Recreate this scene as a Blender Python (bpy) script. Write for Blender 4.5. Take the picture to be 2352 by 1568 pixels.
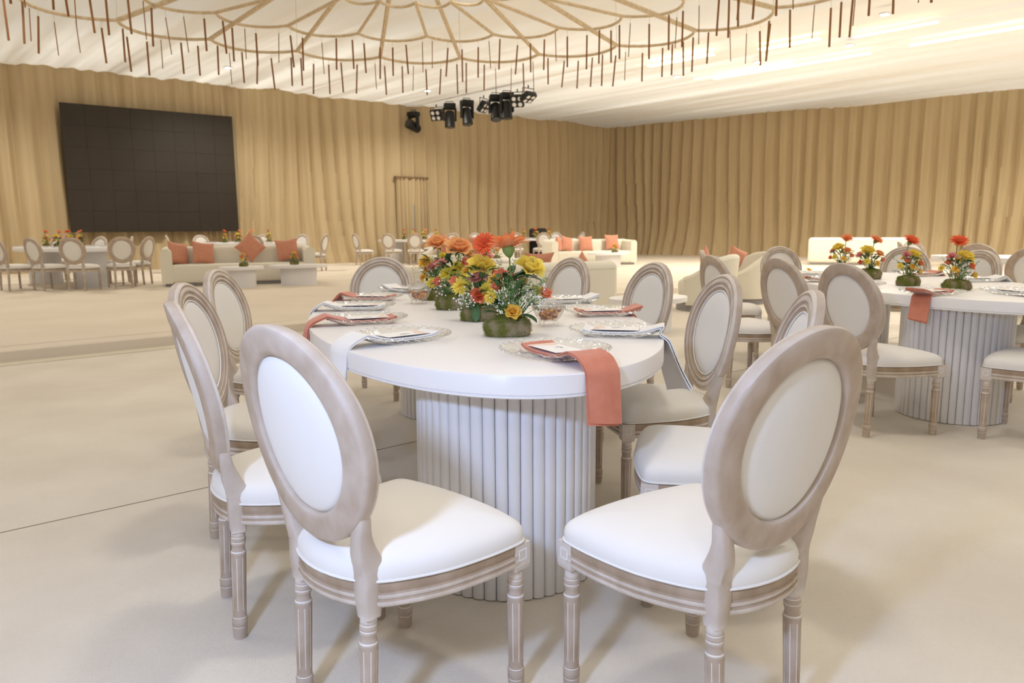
import bpy, bmesh, math, random
from mathutils import Vector, Matrix, noise
PI = math.pi
R = math.radians
for o in list(bpy.data.objects):
    bpy.data.objects.remove(o)
scene = bpy.context.scene
COL = scene.collection

# ------------------------------------------------------------------ camera
cam_d = bpy.data.cameras.new('camera')
cam = bpy.data.objects.new('camera', cam_d)
COL.objects.link(cam)
cam_d.sensor_width = 36.0
cam_d.lens = 1687.8 / 2352 * 36.0
cam_d.clip_start = .05
cam_d.clip_end = 200
PITCH, ROLL = .1507, -.0063
fw = Vector((0, math.cos(PITCH), -math.sin(PITCH)))
up = Vector((0, math.sin(PITCH), math.cos(PITCH)))
rt = Vector((1, 0, 0))
r2 = rt * math.cos(ROLL) + up * math.sin(ROLL)
u2 = up * math.cos(ROLL) - rt * math.sin(ROLL)
M = Matrix.Identity(4)
for i in range(3):
    M[i][0] = r2[i]
    M[i][1] = u2[i]
    M[i][2] = -fw[i]
M[2][3] = 1.161
cam.matrix_world = M
cam_d.dof.use_dof = True
cam_d.dof.focus_distance = 2.5
cam_d.dof.aperture_fstop = 5.0
scene.camera = cam

# ------------------------------------------------------------------ world, lights, exposure
w = bpy.data.worlds.new('world')
scene.world = w
w.use_nodes = True
bg = w.node_tree.nodes['Background']
bg.inputs[0].default_value = (1.0, .94, .84, 1)
bg.inputs[1].default_value = .15
scene.view_settings.view_transform = 'Standard'
scene.view_settings.look = 'None'
scene.view_settings.exposure = 0.18
scene.view_settings.gamma = 1.0
scene.view_settings.use_curve_mapping = False
WARM = (1.0, .955, .845)


def light(kind, name, loc, energy, color, target=None, **kw):
    d = bpy.data.lights.new(name, kind)
    d.energy = energy
    d.color = color
    for k, v in kw.items():
        setattr(d, k, v)
    o = bpy.data.objects.new(name, d)
    COL.objects.link(o)
    o.location = loc
    if target is not None:
        o.rotation_euler = (Vector(target) - Vector(loc)).to_track_quat('-Z', 'Y').to_euler()
    return o


# unseen lamps put above the translucent ceiling drape to backlight it
for (x, y) in ((-12, 8), (2, 8), (14, 8), (-8, 22), (4, 22), (15, 20), (2, -6)):
    light('AREA', 'ceiling_void_light', (x, y, 7.6), 340 if x > 10 else 520, WARM, (x, y, 0), shape='SQUARE', size=11)
# the photographer's flash on its stand, left of the camera
light('POINT', 'camera_flash', (-.72, .14, 1.68), 122, (.44, .60, 1.0), shadow_soft_size=.09)
# unseen fill spots added to brighten the near half of the hall (above the top of the picture)
for x in (-12, -6, 0, 6, 12):
    for y in (-3, 3, 9):
        light('SPOT', 'hall_fill_spot', (x, y, 5.2), 145, (1.0, .945, .84), (x, y, 0), spot_size=R(150), spot_blend=1.0, shadow_soft_size=.3)


for (x, y) in ((11.6, 14.2), (15.5, 18.5), (11.0, 9.5)):  # unseen spots added to brighten the right drape
    light('SPOT', 'hall_fill_spot', (x, y, 5.2), 740, (1.0, .945, .84), (x, y, 0), spot_size=R(160), spot_blend=.7, shadow_soft_size=.2)


# ------------------------------------------------------------------ materials
def nt_new(name):
    m = bpy.data.materials.new(name)
    m.use_nodes = True
    nt = m.node_tree
    b = nt.nodes['Principled BSDF']
    return m, nt, b


def srgb(r, g, b):
    def f(c):
        c /= 255
        return c / 12.92 if c <= .04045 else ((c + .055) / 1.055) ** 2.4
    return (f(r), f(g), f(b), 1)


def mat(name, col, rough=.6, col2=None, scale=8.0, stretch=(1, 1, 1), bump=0, bscale=None, metal=0, sheen=0, spec=.5, emit=None, estr=0, detail=4, lo=.35, hi=.65, trans=0, sub=0):
    m, nt, b = nt_new(name)
    b.inputs['Base Color'].default_value = col
    b.inputs['Roughness'].default_value = rough
    b.inputs['Metallic'].default_value = metal
    b.inputs['Specular IOR Level'].default_value = spec
    if sheen:
        b.inputs['Sheen Weight'].default_value = sheen
        b.inputs['Sheen Roughness'].default_value = .4
    if emit:
        b.inputs['Emission Color'].default_value = emit
        b.inputs['Emission Strength'].default_value = estr
    if col2 or bump:
        tc = nt.nodes.new('ShaderNodeTexCoord')
        mp = nt.nodes.new('ShaderNodeMapping')
        mp.inputs['Scale'].default_value = stretch
        nt.links.new(tc.outputs['Object'], mp.inputs[0])
        if col2:
            n = nt.nodes.new('ShaderNodeTexNoise')
            n.inputs['Scale'].default_value = scale
            n.inputs['Detail'].default_value = detail
            nt.links.new(mp.outputs[0], n.inputs['Vector'])
            r = nt.nodes.new('ShaderNodeValToRGB')
            r.color_ramp.elements[0].position = lo
            r.color_ramp.elements[1].position = hi
            r.color_ramp.elements[0].color = col
            r.color_ramp.elements[1].color = col2
            nt.links.new(n.outputs[0], r.inputs[0])
            nt.links.new(r.outputs[0], b.inputs['Base Color'])
        if bump:
            n2 = nt.nodes.new('ShaderNodeTexNoise')
            n2.inputs['Scale'].default_value = bscale or scale
            n2.inputs['Detail'].default_value = 3
            nt.links.new(mp.outputs[0], n2.inputs['Vector'])
            bp = nt.nodes.new('ShaderNodeBump')
            bp.inputs['Strength'].default_value = bump
            bp.inputs['Distance'].default_value = .01
            nt.links.new(n2.outputs[0], bp.inputs['Height'])
            nt.links.new(bp.outputs[0], b.inputs['Normal'])
    return m


def thin_glass(name, tint=(.96, .98, .98, 1), rough=.03, ior=1.45, body=.10):
    """Clear thin-walled glass: see-through with fresnel reflections and a little scattering."""
    m, nt, b = nt_new(name)
    out = nt.nodes['Material Output']
    nt.nodes.remove(b)
    tr = nt.nodes.new('ShaderNodeBsdfTransparent')
    tr.inputs[0].default_value = tint
    gl = nt.nodes.new('ShaderNodeBsdfGlossy')
    gl.inputs['Roughness'].default_value = rough
    df = nt.nodes.new('ShaderNodeBsdfDiffuse')
    df.inputs[0].default_value = (.9, .92, .94, 1)
    fr = nt.nodes.new('ShaderNodeFresnel')
    fr.inputs[0].default_value = ior
    mul = nt.nodes.new('ShaderNodeMath')
    mul.operation = 'MULTIPLY_ADD'
    mul.inputs[1].default_value = .5
    mul.inputs[2].default_value = .02
    mul.use_clamp = True
    nt.links.new(fr.outputs[0], mul.inputs[0])
    m1 = nt.nodes.new('ShaderNodeMixShader')
    m1.inputs[0].default_value = body
    nt.links.new(tr.outputs[0], m1.inputs[1])
    nt.links.new(df.outputs[0], m1.inputs[2])
    m2 = nt.nodes.new('ShaderNodeMixShader')
    nt.links.new(mul.outputs[0], m2.inputs[0])
    nt.links.new(m1.outputs[0], m2.inputs[1])
    nt.links.new(gl.outputs[0], m2.inputs[2])
    nt.links.new(m2.outputs[0], out.inputs[0])
    return m


def wood_material(name, flutes=False, c1=(174, 153, 132), c2=(200, 184, 169)):
    m, nt, b = nt_new(name)
    tc = nt.nodes.new('ShaderNodeTexCoord')
    mp = nt.nodes.new('ShaderNodeMapping')
    mp.inputs['Scale'].default_value = (6, 6, 4)
    nt.links.new(tc.outputs['Object'], mp.inputs[0])
    n = nt.nodes.new('ShaderNodeTexNoise')
    n.inputs['Scale'].default_value = 3.0
    n.inputs['Detail'].default_value = 6
    nt.links.new(mp.outputs[0], n.inputs['Vector'])
    r = nt.nodes.new('ShaderNodeValToRGB')
    r.color_ramp.elements[0].position = .32
    r.color_ramp.elements[1].position = .72
    r.color_ramp.elements[0].color = srgb(*c1)
    r.color_ramp.elements[1].color = srgb(*c2)
    nt.links.new(n.outputs[0], r.inputs[0])
    # lime wash left on the carved ridges
    ge = nt.nodes.new('ShaderNodeNewGeometry')
    pr = nt.nodes.new('ShaderNodeValToRGB')
    pr.color_ramp.elements[0].position = .53
    pr.color_ramp.elements[1].position = .60
    nt.links.new(ge.outputs['Pointiness'], pr.inputs[0])
    mx = nt.nodes.new('ShaderNodeMixRGB')
    mx.inputs[2].default_value = srgb(226, 218, 210)
    sc = nt.nodes.new('ShaderNodeMath')
    sc.operation = 'MULTIPLY'
    sc.inputs[1].default_value = .75
    nt.links.new(pr.outputs[0], sc.inputs[0])
    nt.links.new(sc.outputs[0], mx.inputs[0])
    nt.links.new(r.outputs[0], mx.inputs[1])
    last = mx
    if flutes:
        sx = nt.nodes.new('ShaderNodeSeparateXYZ')
        nt.links.new(tc.outputs['Object'], sx.inputs[0])

        def math_n(op, a=None, b2=None, va=None, vb=None):
            q = nt.nodes.new('ShaderNodeMath')
            q.operation = op
            if a:
                nt.links.new(a, q.inputs[0])
            elif va is not None:
                q.inputs[0].default_value = va
            if b2:
                nt.links.new(b2, q.inputs[1])
            elif vb is not None:
                q.inputs[1].default_value = vb
            return q.outputs[0]
        an = math_n('ARCTAN2', sx.outputs[1], sx.outputs[0])
        an = math_n('ADD', an, None, vb=10 * PI + .2)
        an = math_n('MODULO', an, None, vb=2 * PI / 8)
        an = math_n('SUBTRACT', an, None, vb=PI / 8)
        an = math_n('ABSOLUTE', an)
        line = math_n('LESS_THAN', an, None, vb=.045)
        za = math_n('GREATER_THAN', sx.outputs[2], None, vb=.088)
        zc = math_n('LESS_THAN', sx.outputs[2], None, vb=.247)
        k = math_n('MULTIPLY', line, za)
        k = math_n('MULTIPLY', k, zc)
        # rings of lime in the turned grooves
        for (z, hw) in ((.0385, .0012), (.0665, .0012), (.263, .0016), (.291, .0014), (.305, .0014)):
            dz = math_n('SUBTRACT', sx.outputs[2], None, vb=z)
            dz = math_n('ABSOLUTE', dz)
            g1 = math_n('LESS_THAN', dz, None, vb=hw)
            k = math_n('MAXIMUM', k, g1)
        mx2 = nt.nodes.new('ShaderNodeMixRGB')
        mx2.inputs[2].default_value = srgb(232, 226, 220)
        nt.links.new(k, mx2.inputs[0])
        nt.links.new(last.outputs[0], mx2.inputs[1])
        last = mx2
    nt.links.new(last.outputs[0], b.inputs['Base Color'])
    b.inputs['Roughness'].default_value = .5
    b.inputs['Specular IOR Level'].default_value = .35
    return m


def drape_ceiling_material():
    m, nt, b = nt_new('ceiling_drape')
    out = nt.nodes['Material Output']
    nt.nodes.remove(b)
    d = nt.nodes.new('ShaderNodeBsdfDiffuse')
    d.inputs[0].default_value = srgb(246, 243, 238)
    t = nt.nodes.new('ShaderNodeBsdfTranslucent')
    t.inputs[0].default_value = srgb(246, 243, 238)
    x = nt.nodes.new('ShaderNodeMixShader')
    # pleat shading put into the translucency, as streaks along the strips
    tc = nt.nodes.new('ShaderNodeTexCoord')
    rot = nt.nodes.new('ShaderNodeMapping')
    rot.inputs['Rotation'].default_value = (0, 0, R(-41.8))
    nt.links.new(tc.outputs['Object'], rot.inputs[0])
    mp = nt.nodes.new('ShaderNodeMapping')
    mp.inputs['Scale'].default_value = (1.0, .035, 0)
    nt.links.new(rot.outputs[0], mp.inputs[0])
    n = nt.nodes.new('ShaderNodeTexNoise')
    n.inputs['Scale'].default_value = 1.3
    n.inputs['Detail'].default_value = 8
    n.inputs['Roughness'].default_value = .62
    nt.links.new(mp.outputs[0], n.inputs['Vector'])
    mr = nt.nodes.new('ShaderNodeMapRange')
    mr.inputs['From Min'].default_value = .38
    mr.inputs['From Max'].default_value = .62
    mr.inputs['To Min'].default_value = .12
    mr.inputs['To Max'].default_value = .56
    nt.links.new(n.outputs[0], mr.inputs[0])
    nt.links.new(mr.outputs[0], x.inputs[0])
    nt.links.new(d.outputs[0], x.inputs[1])
    nt.links.new(t.outputs[0], x.inputs[2])
    nt.links.new(x.outputs[0], out.inputs[0])
    return m


MT = {}
MT['wood'] = wood_material('limed_wood')
MT['leg'] = wood_material('limed_wood_turned', True)
MT['lime'] = wood_material('lime_washed_ridge', False, (198, 184, 170), (226, 217, 208))
MT['rail'] = wood_material('limed_wood_rail', False, (158, 136, 112), (184, 164, 144))
MT['fabric'] = mat('seat_fabric', srgb(237, 233, 227), .85, None, 60, bump=.06, bscale=900, sheen=.15, spec=.2)
MT['piping'] = mat('seat_piping', srgb(238, 235, 230), .85, spec=.2)
MT['carpet'] = mat('carpet', srgb(222, 212, 198), .95, srgb(234, 226, 213), 1.6, bump=.5, bscale=260, spec=.1, detail=7, lo=.3, hi=.7)
MT['platform'] = mat('platform_carpet', srgb(220, 208, 190), .95, srgb(229, 217, 202), .9, bump=.3, bscale=200, spec=.1, detail=6, lo=.3, hi=.7)
MT['riser'] = mat('platform_riser', srgb(216, 207, 188), .8, spec=.2)
MT['seam'] = mat('carpet_seam', srgb(150, 138, 120), .95, spec=.1)
MT['curtain'] = mat('curtain_fabric', srgb(192, 171, 135), .9, srgb(200, 179, 143), 1.2, (6, 6, .25), sheen=.1, spec=.15)
MT['curtain_dark'] = mat('curtain_shadow_gap', srgb(24, 20, 18), .9)
MT['ceiling'] = drape_ceiling_material()
MT['white'] = mat('white_lacquer', srgb(242, 240, 240), .38, spec=.45)
MT['slat'] = mat('white_slat', srgb(233, 231, 232), .42, spec=.4)
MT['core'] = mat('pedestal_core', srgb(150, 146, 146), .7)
MT['velvet'] = mat('terracotta_velvet', srgb(206, 128, 102), .8, srgb(212, 138, 114), 22, bump=.1, bscale=120, sheen=.35, spec=.2)
MT['linen'] = mat('white_linen', srgb(243, 241, 240), .85, bump=.06, bscale=500, spec=.2)
MT['paper'] = mat('card_paper', srgb(246, 243, 240), .7, spec=.2)
MT['ink'] = mat('card_ink', srgb(120, 112, 112), .7)
MT['blush'] = mat('card_blush_print', srgb(238, 214, 200), .7)
MT['glass'] = thin_glass('ribbed_glass', tint=(.985, .99, .99, 1), body=.10)
MT['jar'] = thin_glass('jar_glass', tint=(1, 1, 1, 1), body=.05)
MT['screen'] = mat('led_display', srgb(56, 48, 40), .55, srgb(52, 45, 37), .8, spec=.3)
MT['black'] = mat('black_metal', srgb(26, 25, 25), .45, spec=.4)
MT['lens'] = mat('lamp_lens', srgb(70, 70, 72), .15)
MT['sofa'] = mat('sofa_fabric', srgb(232, 226, 210), .9, bump=.05, bscale=300, sheen=.1, spec=.15)
MT['pillow'] = mat('terracotta_cushion', srgb(206, 142, 116), .85, srgb(212, 150, 124), 12, sheen=.3, spec=.15)
MT['rattan'] = mat('rattan_tube', srgb(226, 206, 172), .6, srgb(208, 186, 150), 14)
MT['stick'] = mat('brown_rod', srgb(146, 98, 56), .55, spec=.4)
MT['bar'] = mat('door_header_bar', srgb(120, 94, 62), .6)
MT['wire'] = mat('thin_wire', srgb(190, 180, 160), .5)
MT['steel'] = mat('grey_steel', srgb(150, 150, 150), .4, metal=.6)
MT['bulb'] = mat('downlight_bulb', (1, 1, 1, 1), .5, emit=(1, .97, .92, 1), estr=30)
MT['glow'] = mat('cove_glow', (1, 1, 1, 1), .5, emit=(1, .82, .42, 1), estr=2.4)
MT['green'] = mat('leaf_green', srgb(74, 112, 62), .5, srgb(52, 90, 50), 30)
MT['darkgreen'] = mat('leaf_dark', srgb(44, 80, 46), .4, srgb(58, 96, 54), 25)
MT['stem'] = mat('flower_stem', srgb(136, 158, 80), .5, srgb(108, 134, 62), 30)
MT['fern'] = mat('wispy_green', srgb(128, 158, 92), .6)
MT['moss'] = mat('moss', srgb(112, 116, 54), .95, srgb(158, 142, 112), 16, bump=.8, bscale=120, spec=.1, lo=.42, hi=.62)
MT['mosshair'] = mat('moss_strands', srgb(126, 134, 62), .9, srgb(176, 158, 128), 14, spec=.1, lo=.42, hi=.62)
MT['breath'] = mat('white_blossom', srgb(248, 247, 246), .7)
MT['berry'] = mat('orange_berry', srgb(222, 150, 70), .6)
def petal_material(name, c1, c2):
    m, nt, b = nt_new(name)
    out = nt.nodes['Material Output']
    b.inputs['Roughness'].default_value = .6
    b.inputs['Specular IOR Level'].default_value = .2
    tc = nt.nodes.new('ShaderNodeTexCoord')
    n = nt.nodes.new('ShaderNodeTexNoise')
    n.inputs['Scale'].default_value = 3
    nt.links.new(tc.outputs['Object'], n.inputs['Vector'])
    r = nt.nodes.new('ShaderNodeValToRGB')
    r.color_ramp.elements[0].position = .35
    r.color_ramp.elements[1].position = .65
    r.color_ramp.elements[0].color = c1
    r.color_ramp.elements[1].color = c2
    nt.links.new(n.outputs[0], r.inputs[0])
    nt.links.new(r.outputs[0], b.inputs['Base Color'])
    t = nt.nodes.new('ShaderNodeBsdfTranslucent')
    nt.links.new(r.outputs[0], t.inputs[0])
    x = nt.nodes.new('ShaderNodeMixShader')
    x.inputs[0].default_value = .35
    nt.links.new(b.outputs[0], x.inputs[1])
    nt.links.new(t.outputs[0], x.inputs[2])
    nt.links.new(x.outputs[0], out.inputs[0])
    return m


for k, c, c2 in (('yellow', (253, 228, 92), (254, 238, 130)), ('gold', (253, 206, 84), (254, 222, 116)), ('lemon', (253, 240, 112), (250, 232, 92)),
                 ('orange', (247, 146, 86), (250, 172, 122)), ('red', (242, 108, 62), (246, 128, 82)), ('coral', (245, 152, 112), (249, 172, 136)),
                 ('tomato', (242, 124, 80), (247, 148, 104)), ('peach', (250, 182, 116), (252, 202, 142)), ('pink', (242, 168, 160), (247, 190, 182))):
    MT[k] = petal_material('petal_' + k, srgb(*c), srgb(*c2))
for k, c in (('nut1', (236, 186, 104)), ('nut2', (212, 150, 92)), ('nut3', (170, 112, 84))):
    MT[k] = mat('sweet_' + k, srgb(*c), .35)


# ------------------------------------------------------------------ mesh helpers
class MB:
    def __init__(s):
        s.v = []
        s.f = []
        s.mi = []
        s.cur = 0

    def add(s, vs, fs):
        b = len(s.v)
        s.v += [tuple(p) for p in vs]
        s.f += [tuple(i + b for i in f) for f in fs]
        s.mi += [s.cur] * len(fs)

    def box(s, c, d, rz=0):
        cx, cy, cz = c
        hx, hy, hz = d[0] / 2, d[1] / 2, d[2] / 2
        cs, sn = math.cos(rz), math.sin(rz)
        vs = []
        for z in (-hz, hz):
            for (x, y) in ((-hx, -hy), (hx, -hy), (hx, hy), (-hx, hy)):
                vs.append((cx + cs * x - sn * y, cy + sn * x + cs * y, cz + z))
        s.add(vs, [(3, 2, 1, 0), (4, 5, 6, 7), (0, 1, 5, 4), (1, 2, 6, 5), (2, 3, 7, 6), (3, 0, 4, 7)])

    def tube(s, pts, r, n=6, closed=False, cap=True):
        pts = [Vector(p) for p in pts]
        m = len(pts)
        rr = r if isinstance(r, (list, tuple)) else [r] * m
        rings = []
        prev = None
        for i, p in enumerate(pts):
            a = pts[(i - 1) % m] if (closed or i > 0) else p
            b = pts[(i + 1) % m] if (closed or i < m - 1) else p
            t = (b - a).normalized()
            if prev is None:
                ref = Vector((0, 0, 1)) if abs(t.z) < .9 else Vector((1, 0, 0))
                x = t.cross(ref).normalized()
            else:
                x = (prev - t * prev.dot(t)).normalized()
            prev = x
            y = t.cross(x)
            rings.append([p + (x * math.cos(2 * PI * k / n) + y * math.sin(2 * PI * k / n)) * rr[i] for k in range(n)])
        vs = [q for g in rings for q in g]
        fs = []
        for i in range(m if closed else m - 1):
            j = (i + 1) % m
            for k in range(n):
                k2 = (k + 1) % n
                fs.append((i * n + k, i * n + k2, j * n + k2, j * n + k))
        if cap and not closed:
            fs.append(tuple(range(n))[::-1])
            fs.append(tuple((m - 1) * n + k for k in range(n)))
        s.add(vs, fs)

    def lathe(s, prof, n=24, c=(0, 0, 0), rib=None):
        vs = []
        fs = []
        m = len(prof)
        for i, (r, z) in enumerate(prof):
            for k in range(n):
                a = 2 * PI * k / n
                q = r * (rib(a, i) if rib else 1)
                vs.append((c[0] + q * math.cos(a), c[1] + q * math.sin(a), c[2] + z))
        for i in range(m - 1):
            for k in range(n):
                k2 = (k + 1) % n
                fs.append((i * n + k, i * n + k2, (i + 1) * n + k2, (i + 1) * n + k))
        if prof[0][0] > 1e-6:
            fs.append(tuple(range(n))[::-1])
        if prof[-1][0] > 1e-6:
            fs.append(tuple((m - 1) * n + k for k in range(n)))
        s.add(vs, fs)

    def loops(s, rings, closed_ends=True):
        n = len(rings[0])
        vs = [p for g in rings for p in g]
        fs = []
        for i in range(len(rings) - 1):
            for k in range(n):
                k2 = (k + 1) % n
                fs.append((i * n + k, i * n + k2, (i + 1) * n + k2, (i + 1) * n + k))
        if closed_ends:
            fs.append(tuple(range(n))[::-1])
            fs.append(tuple((len(rings) - 1) * n + k for k in range(n)))
        s.add(vs, fs)

    def grid(s, fn, nu, nv):
        vs = [fn(i / nu, j / nv) for j in range(nv + 1) for i in range(nu + 1)]
        fs = []
        for j in range(nv):
            for i in range(nu):
                a = j * (nu + 1) + i
                fs.append((a, a + 1, a + nu + 2, a + nu + 1))
        s.add(vs, fs)

    def rbox(s, c, d, bev=.03, seg=3):
        bm = bmesh.new()
        bmesh.ops.create_cube(bm, size=1)
        for v in bm.verts:
            v.co = Vector((v.co.x * d[0], v.co.y * d[1], v.co.z * d[2]))
        bmesh.ops.bevel(bm, geom=bm.edges[:], offset=bev, segments=seg, affect='EDGES', profile=.5)
        bm.verts.ensure_lookup_table()
        vs = [(v.co.x + c[0], v.co.y + c[1], v.co.z + c[2]) for v in bm.verts]
        bm.verts.index_update()
        fs = [tuple(v.index for v in f.verts) for f in bm.faces]
        s.add(vs, fs)
        bm.free()

    def mesh(s, name, mats, smooth=True, angle=None):
        me = bpy.data.meshes.new(name)
        me.from_pydata(s.v, [], s.f)
        if not isinstance(mats, (list, tuple)):
            mats = [mats]
        for m in mats:
            me.materials.append(MT[m] if isinstance(m, str) else m)
        if smooth:
            me.polygons.foreach_set('use_smooth', [True] * len(me.polygons))
        if len(mats) > 1:
            me.polygons.foreach_set('material_index', s.mi)
        me.update()
        if len(mats) > 1 and len(s.v) > 20:
            bm = bmesh.new()
            bm.from_mesh(me)
            bmesh.ops.remove_doubles(bm, verts=bm.verts, dist=1e-6)
            bm.to_mesh(me)
            bm.free()
        if smooth and angle:
            me.set_sharp_from_angle(angle=R(angle))
        return me

    def build(s, name, mats, parent=None, smooth=True, loc=None, rz=0, angle=40):
        return link(name, s.mesh(name, mats, smooth, angle), parent, loc, rz)


def link(name, me, parent=None, loc=None, rz=0):
    o = bpy.data.objects.new(name, me)
    COL.objects.link(o)
    if parent:
        o.parent = parent
    if loc is not None:
        o.location = loc
    if rz:
        o.rotation_euler = (0, 0, rz)
    return o


def thing(name, label, cat, loc=(0, 0, 0), rz=0, group=None):
    o = bpy.data.objects.new(name, None)
    COL.objects.link(o)
    o.empty_display_size = .1
    o.location = loc
    o.rotation_euler = (0, 0, rz)
    return tag(o, label, cat, group)


def tag(o, label, cat, group=None):
    o['label'] = label
    o['category'] = cat
    if group:
        o['group'] = group
    return o


def struct(name, mb, mats, parent=None, smooth=True, label=None, angle=40):
    o = mb.build(name, mats, parent, smooth, angle=angle)
    if not parent:
        o['kind'] = 'structure'
    if label:
        o['label'] = label
    return o


def copy_tree(o, parent=None):
    c = o.copy()
    COL.objects.link(c)
    c.parent = parent
    for ch in list(o.children):
        copy_tree(ch, c)
    return c


def dup(root, label, loc, rz, group=None, scale=None):
    c = copy_tree(root)
    c.location = loc
    c.rotation_euler = (0, 0, rz)
    c['label'] = label
    if group:
        c['group'] = group
    if scale:
        c.scale = (scale,) * 3
    return c


def n1(x, seed=0.0):
    return noise.noise(Vector((x, seed * 7.31 + .5, seed * 3.17)))


# ------------------------------------------------------------------ the room
PZ = .11                                            # platform height
EX, EY = math.cos(R(41.8)), math.sin(R(41.8))       # along the platform edge
FX, FY = EY, -EX                                    # across it, towards the tables
CEIL = 5.43
CORNER = Vector((4.28, 32.2))
LDIR = Vector((-.8, -.6))
RDIR = Vector((.82, -.574)).normalized()

fl = MB()
fl.add([(-45, -8, 0), (45, -8, 0), (45, 60, 0), (-45, 60, 0)], [(0, 1, 2, 3)])
floor = struct('floor', fl, 'carpet', smooth=False)
# carpet seams lying in the floor
sm = MB()


def strip(mb, p, q, wd, z):
    p, q = Vector(p), Vector(q)
    t = (q - p).normalized()
    n = Vector((-t.y, t.x)) * wd / 2
    mb.add([(p.x - n.x, p.y - n.y, z), (q.x - n.x, q.y - n.y, z), (q.x + n.x, q.y + n.y, z), (p.x + n.x, p.y + n.y, z)], [(0, 1, 2, 3)])


strip(sm, (-6.2, -.75), (1.72, 5.84), .008, .0008)
sm.build('carpet_seam', 'seam', floor, smooth=False)
sm = MB()
strip(sm, (1.72, 5.84), (6.9, 10.0), .008, .0008)
sm.build('carpet_seam', 'seam', floor, smooth=False)

# platform: riser line runs through (-4.61, 6.51) along E
P0 = Vector((-4.62, 6.53))


def pl(s, t, z):
    return (P0.x + EX * s - FX * t, P0.y + EY * s - FY * t, z)


pf = MB()
prof = [(-.006, 0), (-.006, PZ - .012), (.006, PZ - .002), (.03, PZ), (34, PZ)]
vs = []
for (t, z) in prof:
    vs += [pl(-34, t, z), pl(34, t, z)]
pf.add(vs, [(2 * i, 2 * i + 1, 2 * i + 3, 2 * i + 2) for i in range(len(prof) - 1)])
platform = struct('trim_1', pf, 'platform', smooth=False, label='low carpeted platform running along the drapes')
pb = MB()
vs = [pl(-34, -.02, -.002), pl(34, -.02, -.002), pl(34, .04, -.002), pl(-34, .04, -.002),
      pl(-34, -.02, PZ - .03), pl(34, -.02, PZ - .03), pl(34, .04, PZ - .03), pl(-34, .04, PZ - .03)]
pb.add(vs, [(4, 5, 6, 7), (0, 1, 5, 4), (1, 2, 6, 5), (2, 3, 7, 6), (3, 0, 4, 7)])
ps = MB()
vs = []
for t in (.30, .312):
    vs += [pl(-34, t, PZ + .0008), pl(34, t, PZ + .0008)]
ps.add(vs, [(0, 1, 3, 2)])
ps.build('edge_seam', 'seam', platform, smooth=False)
nb = MB()
vs = []
for (t, z) in ((-.22, .0), (-.22, .008), (-.006, .008)):
    vs += [pl(-34, t, z), pl(34, t, z)]
nb.add(vs, [(0, 1, 3, 2), (2, 3, 5, 4)])
nb.build('floor_strip', 'riser', platform, smooth=False)


def curtain(name, a, direction, length, inward, seed, z0=0.0, z1=CEIL + .12, label=None, flare=.4, step=.045, amp=1.0, hole=None):
    mb = MB()
    n = int(length / step)
    zs = [0, .12, .3, .55, .9, 1.4, 2.1, 3.0, 4.0, 5.0, 5.4, z1]
    zs = [z0 + z * (z1 - z0) / z1 for z in zs]
    rows = []
    for z in zs:
        h = (z - z0) / (z1 - z0)
        row = []
        for i in range(n + 1):
            s = i * step - .5
            lo = max(0, 1 - (z - z0) / 1.7)
            sk = .55 * n1(s * .45, seed + 3) * (1 - h) ** 2 + .10 * n1(s * 1.4, seed + 5) * (1 - h)
            q = s + sk
            ph = 6 * n1(q * .21, seed) + 2.2 * n1(q * .8, seed + 9)
            k = .5 + .5 * n1(q * .3, seed + 1)
            d = (.055 * math.sin(2 * PI * q / .46 + ph) + .035 * math.sin(2 * PI * q / .23 + 1.7 * ph) * (.4 + k)
                 + .05 * n1(q * 1.1, seed + 2) + .04 * n1(q * 3.1, seed + 4)) * amp * 1.3
            d *= (.45 + .55 * min(1, (1 - h) * 2.0 + .25)) if h > .8 else 1
            fl_ = flare * lo * lo * (.55 + .75 * n1(q * .5, seed + 6)) + .06 * lo * math.sin(2 * PI * q / .9 + ph)
            p = Vector(a) + Vector(direction) * s + Vector(inward) * (d + max(0, fl_))
            row.append((p.x, p.y, z))
        rows.append(row)
    vs = [p for r_ in rows for p in r_]
    fs = []
    m = n + 1
    for j in range(len(rows) - 1):
        for i in range(n):
            fs.append((j * m + i, j * m + i + 1, (j + 1) * m + i + 1, (j + 1) * m + i))
    mb.add(vs, fs)
    return struct(name, mb, 'curtain', label=label)


LIN = Vector((.6, -.8))          # into the room from the left wall
RIN = Vector((-RDIR.y, RDIR.x)) * -1
if RIN.dot(Vector((0, -1))) < 0:
    RIN = -RIN
curtain('wall_left', CORNER, LDIR, 36, LIN, 1.0, z0=PZ, label='tan pleated drape wall behind the black screen')
curtain('wall_right', CORNER, RDIR, 34, RIN, 2.0, z0=PZ, label='tan pleated drape wall on the right', flare=.5)

# ceiling drape: strips of white fabric running across the room
cb = MB()
ns, ntt = 1050, 16
S0, S1, T0, T1 = -26.0, 40.0, -22.0, 26.0
vs = []
C0 = Vector((0, 14))
for j in range(ntt + 1):
    t = T0 + (T1 - T0) * j / ntt
    for i in range(ns + 1):
        s = S0 + (S1 - S0) * i / ns
        q = s + .25 * n1(t * .09 + 5, 8) + .12 * n1(t * .2 + s * .1, 9)
        z = CEIL + .08 * n1(q * 1.5, 11) + .05 * n1(q * 4.3, 12) + .025 * n1(q * 9, 13)
        z += .07 * abs(math.sin(PI * q / 2.9)) - .04 + .03 * n1(q * .5 + t * .12, 14)
        vs.append((C0.x + EX * s + FX * t, C0.y + EY * s + FY * t, z))
fs = []
for j in range(ntt):
    for i in range(ns):
        a = j * (ns + 1) + i
        fs.append((a, a + ns + 1, a + ns + 2, a + 1))
cb.add(vs, fs)
ceiling = struct('ceiling', cb, 'ceiling', label='white pleated fabric ceiling drape')
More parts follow.
